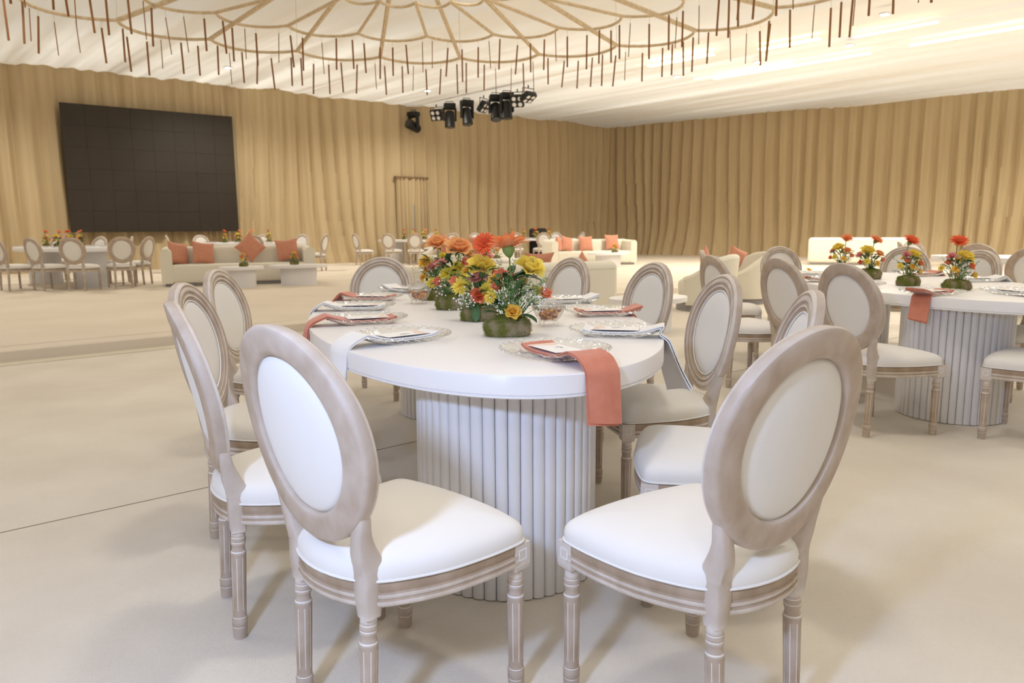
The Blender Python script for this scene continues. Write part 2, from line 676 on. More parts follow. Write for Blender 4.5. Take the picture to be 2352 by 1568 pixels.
# lit slots between the ceiling strips
for (x0, y0, x1, y1, wd) in ((5.73, 21.57, 8.71, 18.61, .13), (9.27, 17.87, 12.6, 14.6, .16), (5.89, 18.19, 6.9, 17.2, .2), (3.6, 19.9, 4.9, 18.6, .2), (5.2, 21.6, 7.2, 19.6, .05), (7.6, 17.1, 8.8, 15.9, .1)):
    g_ = MB()
    L_ = math.hypot(x1 - x0, y1 - y0)
    g_.box(((x0 + x1) / 2, (y0 + y1) / 2, CEIL - .10), (L_, wd, .03), math.atan2(y1 - y0, x1 - x0))
    g_.build('light_slot', 'glow', ceiling, smooth=False)
# downlights
dl = None
for (x, y, lab) in ((4.58, 21.07, 'small white ceiling downlight nearest the room corner'), (6.23, 19.36, 'small white ceiling downlight, second in its row from the corner'),
                    (7.79, 17.67, 'small white ceiling downlight beside the long yellow light slot'), (7.36, 15.22, 'small white ceiling downlight close to the top edge of the picture'),
                    (-2.48, 22.9, 'tiny white ceiling downlight above the black stage lamps'),
                    (-7.2, 19.6, 'added white ceiling downlight among the chandelier rods over the screen'), (-12.0, 15.6, 'added white ceiling downlight at the left picture edge above the drapes')):  # these two downlights are added for more light on the far left
    t_ = thing('downlight', lab, 'downlight', (x, y, CEIL - .14), 0, 'ceiling downlights')
    a = MB()
    a.lathe([(.105, .03), (.105, 0), (.08, -.004), (.08, .03)], 20)
    a.build('trim_ring', 'white', t_)
    a = MB()
    a.lathe([(0, -.014), (.055, -.010), (.078, .004), (.078, .02)], 16)
    a.build('bulb', 'bulb', t_)
    light('SPOT', 'downlight_lamp', (x, y, CEIL - .19), 350, (1, .945, .84), (x, y, 0), spot_size=R(160), spot_blend=.6, shadow_soft_size=.06)

# LED screen on the left wall
def wall_pt(px_ray, off):
    # intersect ray x = px_ray * y with the left wall pushed in by off
    a = CORNER + LIN * off
    t = (px_ray * a.y - a.x) / (LDIR.x - px_ray * LDIR.y)
    return a + LDIR * t


A_ = wall_pt(-.5915, .34)
B_ = wall_pt(-.3665, .34)
mid = (A_ + B_) / 2
scr = thing('led_screen', 'large black video screen hung on the tan drapes', 'screen', (mid.x, mid.y, 1.17), math.atan2((B_ - A_).y, (B_ - A_).x))
Wd = (B_ - A_).length
Hs = 3.34
a = MB()
a.box((0, .06, Hs / 2), (Wd, .10, Hs))
a.build('cabinet', 'black', scr, smooth=False)
nx, nz = 8, 6
for i in range(nx):
    for j in range(nz):
        a = MB()
        a.box((-Wd / 2 + Wd * (i + .5) / nx, 0, Hs * (j + .5) / nz), (Wd / nx - .004, .02, Hs / nz - .004))
        a.build('panel', 'screen', scr, smooth=False)

# doorway hidden in the drapes
da, db = wall_pt(-.1535, .16), wall_pt(-.1125, .16)
dm = (da + db) / 2
a = MB()
dw = (db - da).length
ang = math.atan2((db - da).y, (db - da).x)
a.box((0, 0, 2.86), (dw + .1, .12, .07))
door = a.build('door_1', 'bar', None, smooth=False, loc=(dm.x, dm.y, PZ), rz=ang)
door['kind'] = 'structure'
door['label'] = 'curtained doorway with a thin header bar in the drapes'
a = MB()
a.grid(lambda u, v: ((u - .5) * dw + .05 * (1 - v) * math.sin(u * 9), -.03 + .05 * math.sin(u * 46 + 3 * math.sin(u * 7)), v * 2.84), 120, 6)
a.build('curtain_panel', 'curtain', door)

# ------------------------------------------------------------------ dining chair
def cr(pts, n, closed=True):
    """Catmull-Rom through pts."""
    out = []
    m = len(pts)
    segs = m if closed else m - 1
    for i in range(segs):
        p0, p1, p2, p3 = [Vector(pts[(i + k - 1) % m] if closed else pts[min(max(i + k - 1, 0), m - 1)]) for k in range(4)]
        for j in range(n):
            t = j / n
            out.append(.5 * ((2 * p1) + (p2 - p0) * t + (2 * p0 - 5 * p1 + 4 * p2 - p3) * t * t + (3 * p1 - p0 - 3 * p2 + p3) * t ** 3))
    if not closed:
        out.append(Vector(pts[-1]))
    return out


def seat_outline(off=0.0):
    half = [(0, .418), (.12, .412), (.215, .396), (.243, .378), (.2485, .34), (.245, .26), (.227, .15), (.188, .055), (.150, .002), (.085, -.032), (0, -.045)]
    pts = half + [(-x, y) for (x, y) in half[-2:0:-1]]
    c = cr([(x, y, 0) for x, y in pts], 3)
    if off:
        o2 = []
        n = len(c)
        for i in range(n):
            t = (c[(i + 1) % n] - c[i - 1]).normalized()
            nn = Vector((-t.y, t.x, 0))     # outline runs clockwise: left normal points out
            o2.append(c[i] + nn * off)
        c = o2
    return c


def back_y(z):
    return -.025 - (z - .475) / (.97 - .475) * .098


OV_C, OV_H, OV_W = .7225, .2475, .236


def oval_pt(th, inset, fwd=0.0):
    hw, hh = OV_W - inset, OV_H - inset * .93
    x = hw * math.sin(th)
    z = OV_C + hh * math.cos(th)
    x *= 1 + .035 * math.cos(th)
    return Vector((x, back_y(z) + .026 * (x / .24) ** 2 + fwd, z))


def make_chair():
    root = thing('dining_chair', '', 'chair')
    # turned leg, shared by all four
    a = MB()
    prof = [(.0, 0), (.0165, 0), (.0185, .004), (.0205, .030), (.0205, .0365), (.0192, .0385), (.0212, .0405), (.0215, .062), (.0196, .0665),
            (.0186, .075), (.0212, .255), (.0218, .2605), (.0200, .263), (.0178, .270), (.0176, .279), (.0198, .2835), (.0204, .2885), (.0188, .291),
            (.0202, .2935), (.0206, .301), (.0186, .305), (.0196, .308), (.0180, .3275), (.0, .329)]
    a.lathe(prof, 24)
    leg_me = a.mesh('leg', 'leg', True, 50)
    # front corner block
    def block(mb, cx, cy, sgn):
        rings = []
        for (h, z) in ((.016, .3275), (.024, .335), (.026, .345), (.026, .402)):
            rings.append([(cx + sx_ * h, cy + sy_ * h, z) for (sx_, sy_) in ((-1, -1), (1, -1), (1, 1), (-1, 1))])
        mb.loops(rings)
    for sx in (-1, 1):
        fl_ = link('leg', leg_me, root, (sx * .2256, .3743, 0))
        fl_.rotation_euler = (0, 0, .2)
        b = MB()
        block(b, sx * .2256, .3743, sx)
        bo = b.build('corner_block', 'wood', root, smooth=False)
        # carved square outlined on the two outer faces
        e = MB()
        h, w_ = .0125, .0013
        cx, cy = sx * .2256, .3743
        for (z, hz, hx) in ((.374 + h, w_, h + w_), (.374 - h, w_, h + w_), (.374, h, None)):
            if hx is not None:
                e.box((cx, cy + .0262, z), (2 * hx, .0012, 2 * w_))
                e.box((cx + sx * .0262, cy, z), (.0012, 2 * hx, 2 * w_))
            else:
                for k in (-1, 1):
                    e.box((cx + k * h, cy + .0262, z), (2 * w_, .0012, 2 * h))
                    e.box((cx + sx * .0262, cy + k * h, z), (.0012, 2 * w_, 2 * h))
        e.build('carved_square', 'white', root, smooth=False)
        rl = link('leg', leg_me, root, (sx * .1368, -.0135, 0))
        rl.rotation_euler = (-.041, 0, .2)
        # stile: from the leg block up into the oval
        pts = cr([(sx * .1368, 0, .322), (sx * .1368, 0, .37), (sx * .1368, .001, .408), (sx * .1372, .003, .435), (sx * .1385, -.010, .475), (sx * .147, -.020, .515), (sx * .160, -.026, .555), (sx * .172, -.032, .60)], 3, False)
        wid = [.020, .0245, .025, .0235, .0205, .0185, .0165, .010]
        dep = [.020, .0245, .025, .029, .0245, .0180, .0150, .010]
        rings = []
        m = len(pts)
        for i, p in enumerate(pts):
            t = (pts[min(i + 1, m - 1)] - pts[max(i - 1, 0)]).normalized()
            x = Vector((1, 0, 0))
            x = (x - t * x.dot(t)).normalized()
            y = t.cross(x)
            f = i / (m - 1) * (len(wid) - 1)
            k = min(int(f), len(wid) - 2)
            ww = wid[k] + (wid[k + 1] - wid[k]) * (f - k)
            dd = dep[k] + (dep[k + 1] - dep[k]) * (f - k)
            c = .25
            rings.append([p + x * ww * a_ + y * dd * b_ for (a_, b_) in ((-1, -1 + c), (-1 + c, -1), (1 - c, -1), (1, -1 + c), (1, 1 - c), (1 - c, 1), (-1 + c, 1), (-1, 1 - c))])
        s_ = MB()
        s_.loops(rings)
        s_.build('stile', 'wood', root, angle=50)
    # moulded seat rail
    rp = [(-.028, .350), (-.003, .344), (.0015, .347), (.0045, .353), (.0045, .359), (.0005, .3625), (.0005, .3645), (.004, .369), (.004, .375), (.0, .3785), (.0, .3805), (.0025, .3845), (.0025, .400), (-.004, .404), (-.028, .404)]
    rings = []
    for (off, z) in rp:
        rings.append([(p.x, p.y, z) for p in seat_outline(off)])
    a = MB()
    rings = rings + [rings[0]]
    for i in range(len(rings) - 1):
        a.cur = 1 if i in (2, 3, 6, 7, 1) else 0
        a.loops(rings[i:i + 2], False)
    a.build('seat_rail', ['rail', 'lime'], root, angle=45)
    # upholstered seat
    rings = []
    cen = Vector((0, .19, 0))
    for (s, off, z) in ((1, -.012, .4035), (1, .0015, .4045), (1, .0035, .413), (1, .004, .424), (1, .001, .438), (.975, 0, .4485), (.93, 0, .4570), (.86, 0, .4645), (.74, 0, .4725), (.58, 0, .479), (.38, 0, .4835), (.18, 0, .4855)):
        rings.append([(cen.x + (p.x - cen.x) * s, cen.y + (p.y - cen.y) * s, z) for p in seat_outline(off)])
    a = MB()
    a.loops(rings)
    seat = a.build('seat', 'fabric', root, angle=80)
    a = MB()
    a.tube([(p.x, p.y, .4075) for p in seat_outline(.0045)], .0033, 6, True)
    a.build('piping', 'piping', seat)
    # oval back frame: moulded front, plain back
    fp = [(.072, .012), (.062, .0145), (.057, .019), (.050, .019), (.046, .0155), (.042, .0155), (.036, .0205), (.026, .0215), (.020, .0175), (.016, .0175), (.010, .0195), (.003, .016), (0, .008), (0, -.010), (.004, -.017), (.014, -.0195), (.058, -.0195), (.068, -.016), (.072, -.008)]
    N = 72
    rings = []
    for i in range(N + 1):
        th = 2 * PI * i / N
        rings.append([oval_pt(th, ins, f) for (ins, f) in fp])
    a = MB()
    for k in range(len(fp)):
        k2 = (k + 1) % len(fp)
        a.cur = 1 if k in (2, 6, 7, 10, 11) else 0
        g_ = [[r_[k], r_[k2]] for r_ in rings]
        a.add([p for q in g_ for p in q], [(2 * i, 2 * i + 1, 2 * i + 3, 2 * i + 2) for i in range(N)])
    a.build('back_frame', ['wood', 'lime'], root, angle=45)
    # padded oval panel, domed on both faces
    rings = []
    for (ins, f) in ((.30, -.0175), (.16, -.0175)):
        pass
    prof = [(.235, -.014), (.18, -.0135), (.12, -.0120), (.085, -.0085), (.070, -.003), (.070, .004), (.078, .0115), (.10, .0165), (.14, .0195), (.19, .0205), (.2345, .021)]
    for (ins, f) in prof:
        rings.append([oval_pt(2 * PI * i / 48, ins, f) for i in range(48)])
    a = MB()
    a.loops(rings)
    pn = a.build('back_panel', 'fabric', root, angle=80)
    a = MB()
    a.tube([oval_pt(2 * PI * i / 48, .0745, .0135) for i in range(48)], .003, 5, True)
    a.build('piping', 'piping', pn)
    return root


CHAIR = make_chair()
used = [False]


def chair(x, y, yaw, label, group, z=0.0):
    if not used[0]:
        used[0] = True
        CHAIR.location = (x, y, z)
        CHAIR.rotation_euler = (0, 0, R(yaw))
        CHAIR['label'] = label
        CHAIR['group'] = group
        return CHAIR
    return dup(CHAIR, label, (x, y, z), R(yaw), group)


G1 = 'chairs around the front oval table'
chair(-.417, 1.606, -43.7, 'nearest left oval-back chair in front of the fluted pedestal, its back to the camera', G1)
chair(.544, 1.542, 34.6, 'nearest right oval-back chair with its tan shaded rear panel toward the camera', G1)
chair(-.845, 2.103, -61.7, 'oval-back chair on the far left seen edge-on, behind the nearest left chair', G1)
chair(-1.142, 2.815, -85, 'limed oval-back chair on the left, third from the front, between two leaning chair backs', G1)
chair(-1.42, 3.82, -91, 'oval-back chair on the left side, fourth from the front, before the low platform', G1)
chair(-.97, 5.35, 172, 'limed oval-back chair facing the camera left of the flowers at the far table end', G1)
chair(.34, 5.15, 125, 'limed oval-back chair facing the camera just right of the flowers at the far table end', G1)
chair(.74, 4.28, 113, 'limed oval-back chair on the right of the front table with pink napkin pointing at it', G1)
chair(.795, 3.10, 97.5, 'limed oval-back chair on the right of the front table behind the hanging white napkin', G1)
chair(.824, 2.303, 80, 'limed chair hidden behind the nearest right chair, white seat showing beside the table', G1)
G2 = 'chairs around the right oval table'
chair(1.948, 4.124, -71, 'oval-back chair left of the terracotta napkin at the right table, its back to the camera', G2)
chair(1.863, 4.89, -73, 'oval-back chair at the right table, second from the front on its left side', G2)
chair(1.576, 5.45, -77, 'oval-back chair at the right table partly hidden by the front table chairs', G2)
chair(1.86, 6.75, -104, 'oval-back chair seen as a thin edge in front of the white tub armchair', G2)
chair(2.888, 7.82, 190, 'oval-back chair facing the camera at the far left end of the right table', G2)
chair(4.0, 7.5, 150, 'oval-back chair facing the camera behind the third posy of the right table', G2)
chair(3.86, 6.21, 108, 'oval-back chair facing the camera right of the rightmost posy on the right table', G2)
chair(3.02, 3.83, 43.5, 'chair cut by the right picture edge with only seat and front leg in view', G2)
chair(3.66, 5.05, 96, 'chair behind the fluted pedestal of the right table, pale seat at the right picture edge', G2)


# ------------------------------------------------------------------ oval tables
def make_table(name, label, loc, heading, drums, slats=True, a=1.6, b=.75, group=None):
    """a along local +y, b along local x; heading turns the long axis to the left of +y."""
    t = thing(name, label, 'table', loc, R(heading), group)
    top = MB()
    rings = []
    n = 96
    for (ins, z) in ((.03, .690), (.004, .690), (.0, .693), (.0, .697), (.004, .698), (.004, .701), (.0, .702), (.0, .756), (.0025, .7595), (.006, .760)):
        rings.append([((b - ins) * math.cos(2 * PI * i / n), (a - ins) * math.sin(2 * PI * i / n), z) for i in range(n)])
    top.loops(rings)
    top.build('tabletop', 'white', t, angle=35)
    Rd = .308
    for (dx, dy) in drums:
        pd = MB()
        ns_ = 48
        if slats:
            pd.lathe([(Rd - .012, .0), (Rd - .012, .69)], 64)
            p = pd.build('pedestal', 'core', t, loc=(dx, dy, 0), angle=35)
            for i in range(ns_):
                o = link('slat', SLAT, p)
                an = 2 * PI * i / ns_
                o.location = ((Rd - .012) * math.cos(an), (Rd - .012) * math.sin(an), 0)
                o.rotation_euler = (0, 0, an)
        else:
            vs = []
            pd.lathe([(Rd, .0), (Rd, .69)], 192, rib=lambda an, i: 1 - .018 * abs(math.cos(an * ns_ / 2)) ** 6)
            pd.build('pedestal', 'slat', t, loc=(dx, dy, 0), angle=70)
    return t


sl = MB()
hw = (.308 - .012) * math.tan(PI / 48) - .0011
pr_ = []
for i in range(9):
    q = i / 8 * 2 - 1
    pr_.append((.0135 * math.sqrt(max(0, 1 - (q * .96) ** 2)) ** .8, q * hw))
rings = [[(x, y, z) for (x, y) in pr_] + [(-.004, hw, z), (-.004, -hw, z)] for z in (.004, .690)]
sl.loops(rings)
SLAT = sl.mesh('slat', 'slat', True, 50)

T1C, T1H = (-.22, 3.58), 12.5
T2C, T2H = (2.92, 5.45), 1.5
make_table('oval_table', 'white oval dining table on fluted drum pedestals in the foreground', (T1C[0], T1C[1], 0), T1H, ((-.045, -1.12), (.045, 1.12)))
make_table('oval_table', 'white oval dining table on fluted pedestals at the right edge', (T2C[0], T2C[1], 0), T2H, ((-.19, -.93), (.10, 1.0)))

# ------------------------------------------------------------------ place settings
def plate_mesh():
    n, rings = 168, []
    prof = [(.0, .0045), (.05, .004), (.095, .004), (.108, .006), (.120, .011), (.135, .0185), (.150, .0265), (.163, .033), (.172, .0375), (.176, .0395)]
    a = MB()
    vs, fs = [], []
    for j, (r, z) in enumerate(prof[1:]):
        k = max(0, (r - .10) / .076)
        row = []
        for i in range(n):
            an = 2 * PI * i / n
            ph = 28 * (an + k * .42)
            rr = r * (1 + .022 * k * math.cos(ph))
            zz = z * .8 + .0036 * math.sin(ph) * min(1, k * 1.6) + .0022 * k * math.cos(ph * 2 + 1)
            row.append((rr * math.cos(an), rr * math.sin(an), zz))
        rings.append(row)
    a.loops(rings, False)
    a.add([(x, y, z) for (x, y, z) in rings[0]], [tuple(range(n))])
    return a.mesh('charger_plate', 'glass', True, 60)


def plate_rim_mesh():
    a = MB()
    pts = []
    n = 168
    for i in range(n):
        an = 2 * PI * i / n
        ph = 28 * (an + .42)
        rr = .176 * (1 + .022 * math.cos(ph))
        pts.append((rr * math.cos(an), rr * math.sin(an), .0316 + .0036 * math.sin(ph) + .0022 * math.cos(ph * 2 + 1)))
    a.tube(pts, .0016, 5, True)
    return a.mesh('rim', 'glass', True, 80)


PLATE, RIM = plate_mesh(), plate_rim_mesh()


def napkin_mesh(e, drop, m, wd=.115, sway=0.0, seed=1, flare=.012, twist=0.0):
    """A folded napkin: lies on the plate, arcs over its rim and hangs down past the table edge at +y = e."""
    path = [(-.125, .026), (-.118, .0315), (-.10, .0245), (-.05, .020), (.02, .0195), (.08, .022), (.125, .031), (.158, .0415), (.178, .0435)]
    if e > .25:
        path += [(.5 * (.178 + e), .036)]
    path += [(e - .012, .019), (e + .010, -.004), (e + .018, -.035), (e + .022 + flare * .4, -drop * .6), (e + .024 + flare, -drop)]
    pts = cr([(0, y, z) for (y, z) in path], 4, False)
    a = MB()
    rng = random.Random(seed)
    n = len(pts)
    nx = 8
    for layer, (dz, sh, sc) in enumerate(((.0, 0, 1.0), (-.006, .006, .985))):
        rings = []
        for i, p in enumerate(pts):
            t = (pts[min(i + 1, n - 1)] - pts[max(i - 1, 0)]).normalized()
            nn = Vector((0, -t.z, t.y))
            f = i / (n - 1)
            hang = max(0, f - .68) / .32
            end = hang
            ring = []
            th = .0022
            for side in (1, -1):
                for k in range(nx + 1):
                    q = (k / nx * 2 - 1) * side
                    x = q * wd / 2 * sc + sway * hang + sh * hang
                    wob = .004 * math.sin(q * 2.2 + f * 5 + seed) * (.3 + hang) - .010 * hang * abs(q) ** 2
                    pp = p + nn * (dz + side * th + wob)
                    ring.append((x * (1 - .25 * abs(twist) * hang), pp.y + q * wd / 2 * twist * hang, pp.z - layer * .006 * hang + .008 * q * hang))
            rings.append(ring)
        a.loops(rings)
    return a.mesh('napkin', m, True, 60)


def card_meshes():
    a = MB()
    a.box((0, 0, 0), (.098, .178, .0012))
    c = a.mesh('menu_card', 'paper', False)
    b = MB()
    pts = []
    for i in range(60):
        f = i / 59
        pts.append((-.02 + .04 * f + .003 * math.sin(f * 40), .018 + .005 * math.sin(f * 31) * math.sin(f * 3.1), .0008))
    b.tube(pts, .00045, 3)
    pts = [(-.012 + .024 * i / 20, .004 + .0012 * math.sin(i * 2.2), .0008) for i in range(21)]
    b.tube(pts, .0004, 3)
    s_ = b.mesh('script_line', 'ink', False)
    d = MB()
    d.grid(lambda u, v: ((u - .5) * .094, -.085 + .03 * v + .012 * math.sin(u * 5) * v, .0007), 8, 2)
    p = d.mesh('blush_print', 'blush', False)
    return c, s_, p


CARD, SCRIPT, BLUSH = card_meshes()


def setting(tc, th, x, y, colour, drop, desc, group, sway=0, flare=.012, twist=0.0, e=None, a=1.6, b=.75, z0=0.0, card=True):
    """Plate, napkin and menu card at world x, y on the table centred tc with heading th."""
    ax = Vector((-math.sin(R(th)), math.cos(R(th))))
    pe = Vector((math.cos(R(th)), math.sin(R(th))))
    q = Vector((x - tc[0], y - tc[1]))
    u, v = q.dot(ax), q.dot(pe)
    n = (ax * (u / a ** 2) + pe * (v / b ** 2)).normalized()
    if e is None:
        e = 0
        while True:
            e += .002
            p = q + n * e
            if (p.dot(ax) / a) ** 2 + (p.dot(pe) / b) ** 2 > 1:
                break
    rz = math.atan2(n.y, n.x) - PI / 2
    pt = thing('charger_plate', 'clear glass charger plate ' + desc, 'plate', (x, y, .7605 + z0), rz, group + ' plates')
    link('bowl', PLATE, pt)
    link('rim', RIM, pt)
    key = (round(e, 2), colour, drop)
    me = napkin_mesh(e, drop, 'velvet' if colour == 'pink' else 'linen', sway=sway, seed=len(bpy.data.meshes) % 17, flare=flare, twist=twist)
    nk = link('napkin', me, None, (x, y, .7605 + z0), rz)
    tag(nk, ('terracotta velvet napkin ' if colour == 'pink' else 'white linen napkin ') + desc, 'napkin', group + ' napkins')
    if card:
        c = thing('menu_card', 'white menu card ' + desc, 'card', (x, y, .7605 + z0 + .0285), rz + .02, group + ' menu cards')
        c1 = link('sheet', CARD, c)
        c1.location = (0, -.002, 0)
        o = link('script_line', SCRIPT, c)
        o.rotation_euler = (0, 0, PI / 2)
        link('blush_print', BLUSH, c)


GS = 'front table'
setting(T1C, T1H, -.40, 2.655, 'white', .155, 'nearest on the left side of the front table', GS)
setting(T1C, T1H, -.635, 3.19, 'pink', .11, 'second from the front on the left of the front table', GS)
setting(T1C, T1H, -.775, 3.74, 'white', .15, 'third from the front on the left of the front table', GS)
setting(T1C, T1H, -.81, 4.27, 'pink', .08, 'fourth from the front on the left of the front table', GS)
setting(T1C, T1H, -.70, 4.83, 'white', .06, 'at the far left end of the front table', GS)
setting(T1C, T1H, .137, 2.312, 'pink', .150, 'nearest on the right, hanging over the front table edge', GS)
setting(T1C, T1H, .396, 2.768, 'white', .185, 'on the right side of the front table, second from the front', GS, flare=.055, sway=.01, twist=.75)
setting(T1C, T1H, .425, 3.43, 'pink', .05, 'on the right of the front table beyond the near sweets jar', GS)
setting(T1C, T1H, .30, 4.02, 'white', .06, 'on the right of the front table, fourth from the front', GS)
setting(T1C, T1H, -.06, 4.62, 'white', .06, 'hidden behind the flowers at the far end of the front table', GS)
GS = 'right table'
setting(T2C, T2H, 2.50, 4.36, 'pink', .14, 'hanging over the near edge of the right table', GS)
setting(T2C, T2H, 2.99, 4.36, 'white', .10, 'at the near tip of the right table by the picture edge', GS)
setting(T2C, T2H, 2.36, 5.02, 'white', .08, 'on the left of the right table beside the second posy', GS)
setting(T2C, T2H, 2.38, 5.55, 'pink', .12, 'on the left of the right table, third from the front', GS)
setting(T2C, T2H, 2.47, 6.15, 'white', .08, 'on the far left of the right table behind the chair backs', GS)
setting(T2C, T2H, 3.45, 5.45, 'white', .08, 'on the right side of the right table before the facing chair', GS)
setting(T2C, T2H, 3.38, 6.1, 'pink', .08, 'on the right side of the right table behind the rightmost posy', GS)

# ------------------------------------------------------------------ flowers
def petal(mb, L, W, curl, cup, base, nseg=4, tip=.3):
    """A petal starting at the origin pointing +x/up; base is a 4x4 matrix."""
    vs, fs = [], []
    for i in range(nseg + 1):
        f = i / nseg
        wd = W * (math.sin(PI * min(1, f * .82 + .10)) ** .75) * (1 if f < 1 else tip)
        an = curl[0] + (curl[1] - curl[0]) * f
        if i == 0:
            px, pz = 0.0, 0.0
        else:
            px += math.cos(an) * L / nseg
            pz += math.sin(an) * L / nseg
        for k in (-1, 0, 1):
            off = cup * wd * abs(k)
            vs.append(base @ Vector((px - math.sin(an) * off, k * wd / 2, pz + math.cos(an) * off)))
    for i in range(nseg):
        for k in range(2):
            a = i * 3 + k
            fs.append((a, a + 1, a + 4, a + 3))
    mb.add(vs, fs)


def rotz(a):
    return Matrix.Rotation(a, 4, 'Z')


def rose_mesh(seed, m):
    rng = random.Random(seed)
    a = MB()
    for ring, (n, L, W, c0, c1, z, r) in enumerate(((3, .62, .50, 1.5, 1.95, .02, .04), (4, .70, .66, 1.42, 1.80, .0, .10), (5, .80, .84, 1.28, 1.45, -.04, .15), (6, .92, .98, 1.02, .85, -.08, .18), (6, 1.0, 1.05, .70, .10, -.12, .16))):
        for i in range(n):
            an = 2 * PI * i / n + ring * .7 + rng.uniform(-.15, .15)
            petal(a, L * rng.uniform(.92, 1.08), W, (c0, c1 + rng.uniform(-.2, .2)), .22, rotz(an) @ Matrix.Translation((r, 0, z)), 5, .62)
    a.cur = 1
    for i in range(5):
        petal(a, .55, .16, (.1, -.5), .1, rotz(2 * PI * i / 5 + .3) @ Matrix.Translation((.1, 0, -.12)), 3, .05)
    a.lathe([(0, -.28), (.09, -.24), (.13, -.12), (.10, -.02)], 8)
    return a.mesh('rose', [m, 'green'])


def bud_mesh(seed, m):
    rng = random.Random(seed)
    a = MB()
    for ring, (n, L, W, c0, c1, r) in enumerate(((3, 1.3, .7, 1.65, 1.75, .12), (4, 1.45, .95, 1.45, 1.65, .28), (5, 1.4, 1.05, 1.15, 1.45, .38), (4, 1.3, 1.1, .9, .9, .4))):
        for i in range(n):
            petal(a, L, W, (c0, c1 + rng.uniform(-.15, .15)), .3, rotz(2 * PI * i / n + ring * .6) @ Matrix.Translation((r, 0, -.5)), 4, .6)
    a.cur = 1
    a.lathe([(0, -.85), (.2, -.75), (.36, -.5), (.2, -.4)], 8)
    for i in range(4):
        petal(a, 1.0, .25, (.8, 1.2), .1, rotz(PI / 2 * i) @ Matrix.Translation((.3, 0, -.6)), 3, .05)
    return a.mesh('rosebud', [m, 'green'])


def gerbera_mesh(seed, m):
    rng = random.Random(seed)
    a = MB()
    for (n, L, W, c0, c1, z) in ((24, 1.0, .24, .75, .10, .0), (22, .92, .22, .90, .35, .04), (18, .55, .14, 1.1, .7, .06)):
        for i in range(n):
            petal(a, L * rng.uniform(.9, 1.06), W, (c0, c1 + rng.uniform(-.2, .2)), .12, rotz(2 * PI * (i + rng.uniform(-.2, .2)) / n) @ Matrix.Translation((.06, 0, z)), 4, .5)
    a.lathe([(0, .14), (.10, .12), (.14, .05)], 10)
    a.cur = 1
    a.lathe([(.04, -.42), (.16, -.30), (.27, -.12), (.30, .05), (.1, .06)], 12)
    return a.mesh('gerbera', [m, 'stem'])


def mum_mesh(seed, m):
    rng = random.Random(seed)
    a = MB()
    for (n, L, W, c0, c1, z, r) in ((16, 1.0, .26, .12, -.1, -.10, .05), (15, .92, .25, .4, .1, -.04, .05), (13, .78, .23, .75, .4, .02, .04), (10, .58, .2, 1.1, .8, .06, .03), (7, .4, .16, 1.4, 1.2, .08, .02)):
        for i in range(n):
            petal(a, L * rng.uniform(.88, 1.08), W, (c0, c1 + rng.uniform(-.15, .15)), .15, rotz(2 * PI * (i + rng.uniform(-.3, .3)) / n) @ Matrix.Translation((r, 0, z)), 3, .35)
    a.cur = 1
    a.lathe([(.04, -.4), (.18, -.26), (.24, -.12), (.1, -.06)], 8)
    return a.mesh('chrysanthemum', [m, 'green'])


def carnation_mesh(seed, m):
    rng = random.Random(seed)
    a = MB()
    for (n, L, W, c0, c1, z) in ((10, 1.05, .62, .75, .25, -.3), (9, .98, .6, 1.0, .5, -.28), (7, .9, .55, 1.2, .9, -.26), (5, .8, .5, 1.4, 1.3, -.24)):
        for i in range(n):
            petal(a, L * rng.uniform(.9, 1.1), W, (c0 + rng.uniform(-.1, .1), c1 + rng.uniform(-.3, .3)), rng.uniform(-.3, .35), rotz(2 * PI * (i + rng.uniform(-.3, .3)) / n) @ Matrix.Translation((.04, 0, z)), 4, .9)
    a.cur = 1
    a.lathe([(.06, -.95), (.20, -.85), (.26, -.5), (.20, -.2)], 8)
    return a.mesh('carnation', [m, 'stem'])


FGEN = {'rose': rose_mesh, 'rosebud': bud_mesh, 'gerbera': gerbera_mesh, 'chrysanthemum': mum_mesh, 'carnation': carnation_mesh}
FCACHE = {}


def flower_mesh(kind, col, var):
    k = (kind, col, var)
    if k not in FCACHE:
        FCACHE[k] = FGEN[kind](hash((kind == 'rose', var)) % 97 + var * 3 + len(kind), col)
    return FCACHE[k]


def leaf_mesh(m):
    a = MB()
    petal(a, 1.0, .46, (.35, -.35), .18, Matrix.Identity(4), 6, .05)
    return a.mesh('leaf', m)


LEAF, DLEAF = leaf_mesh('green'), leaf_mesh('darkgreen')


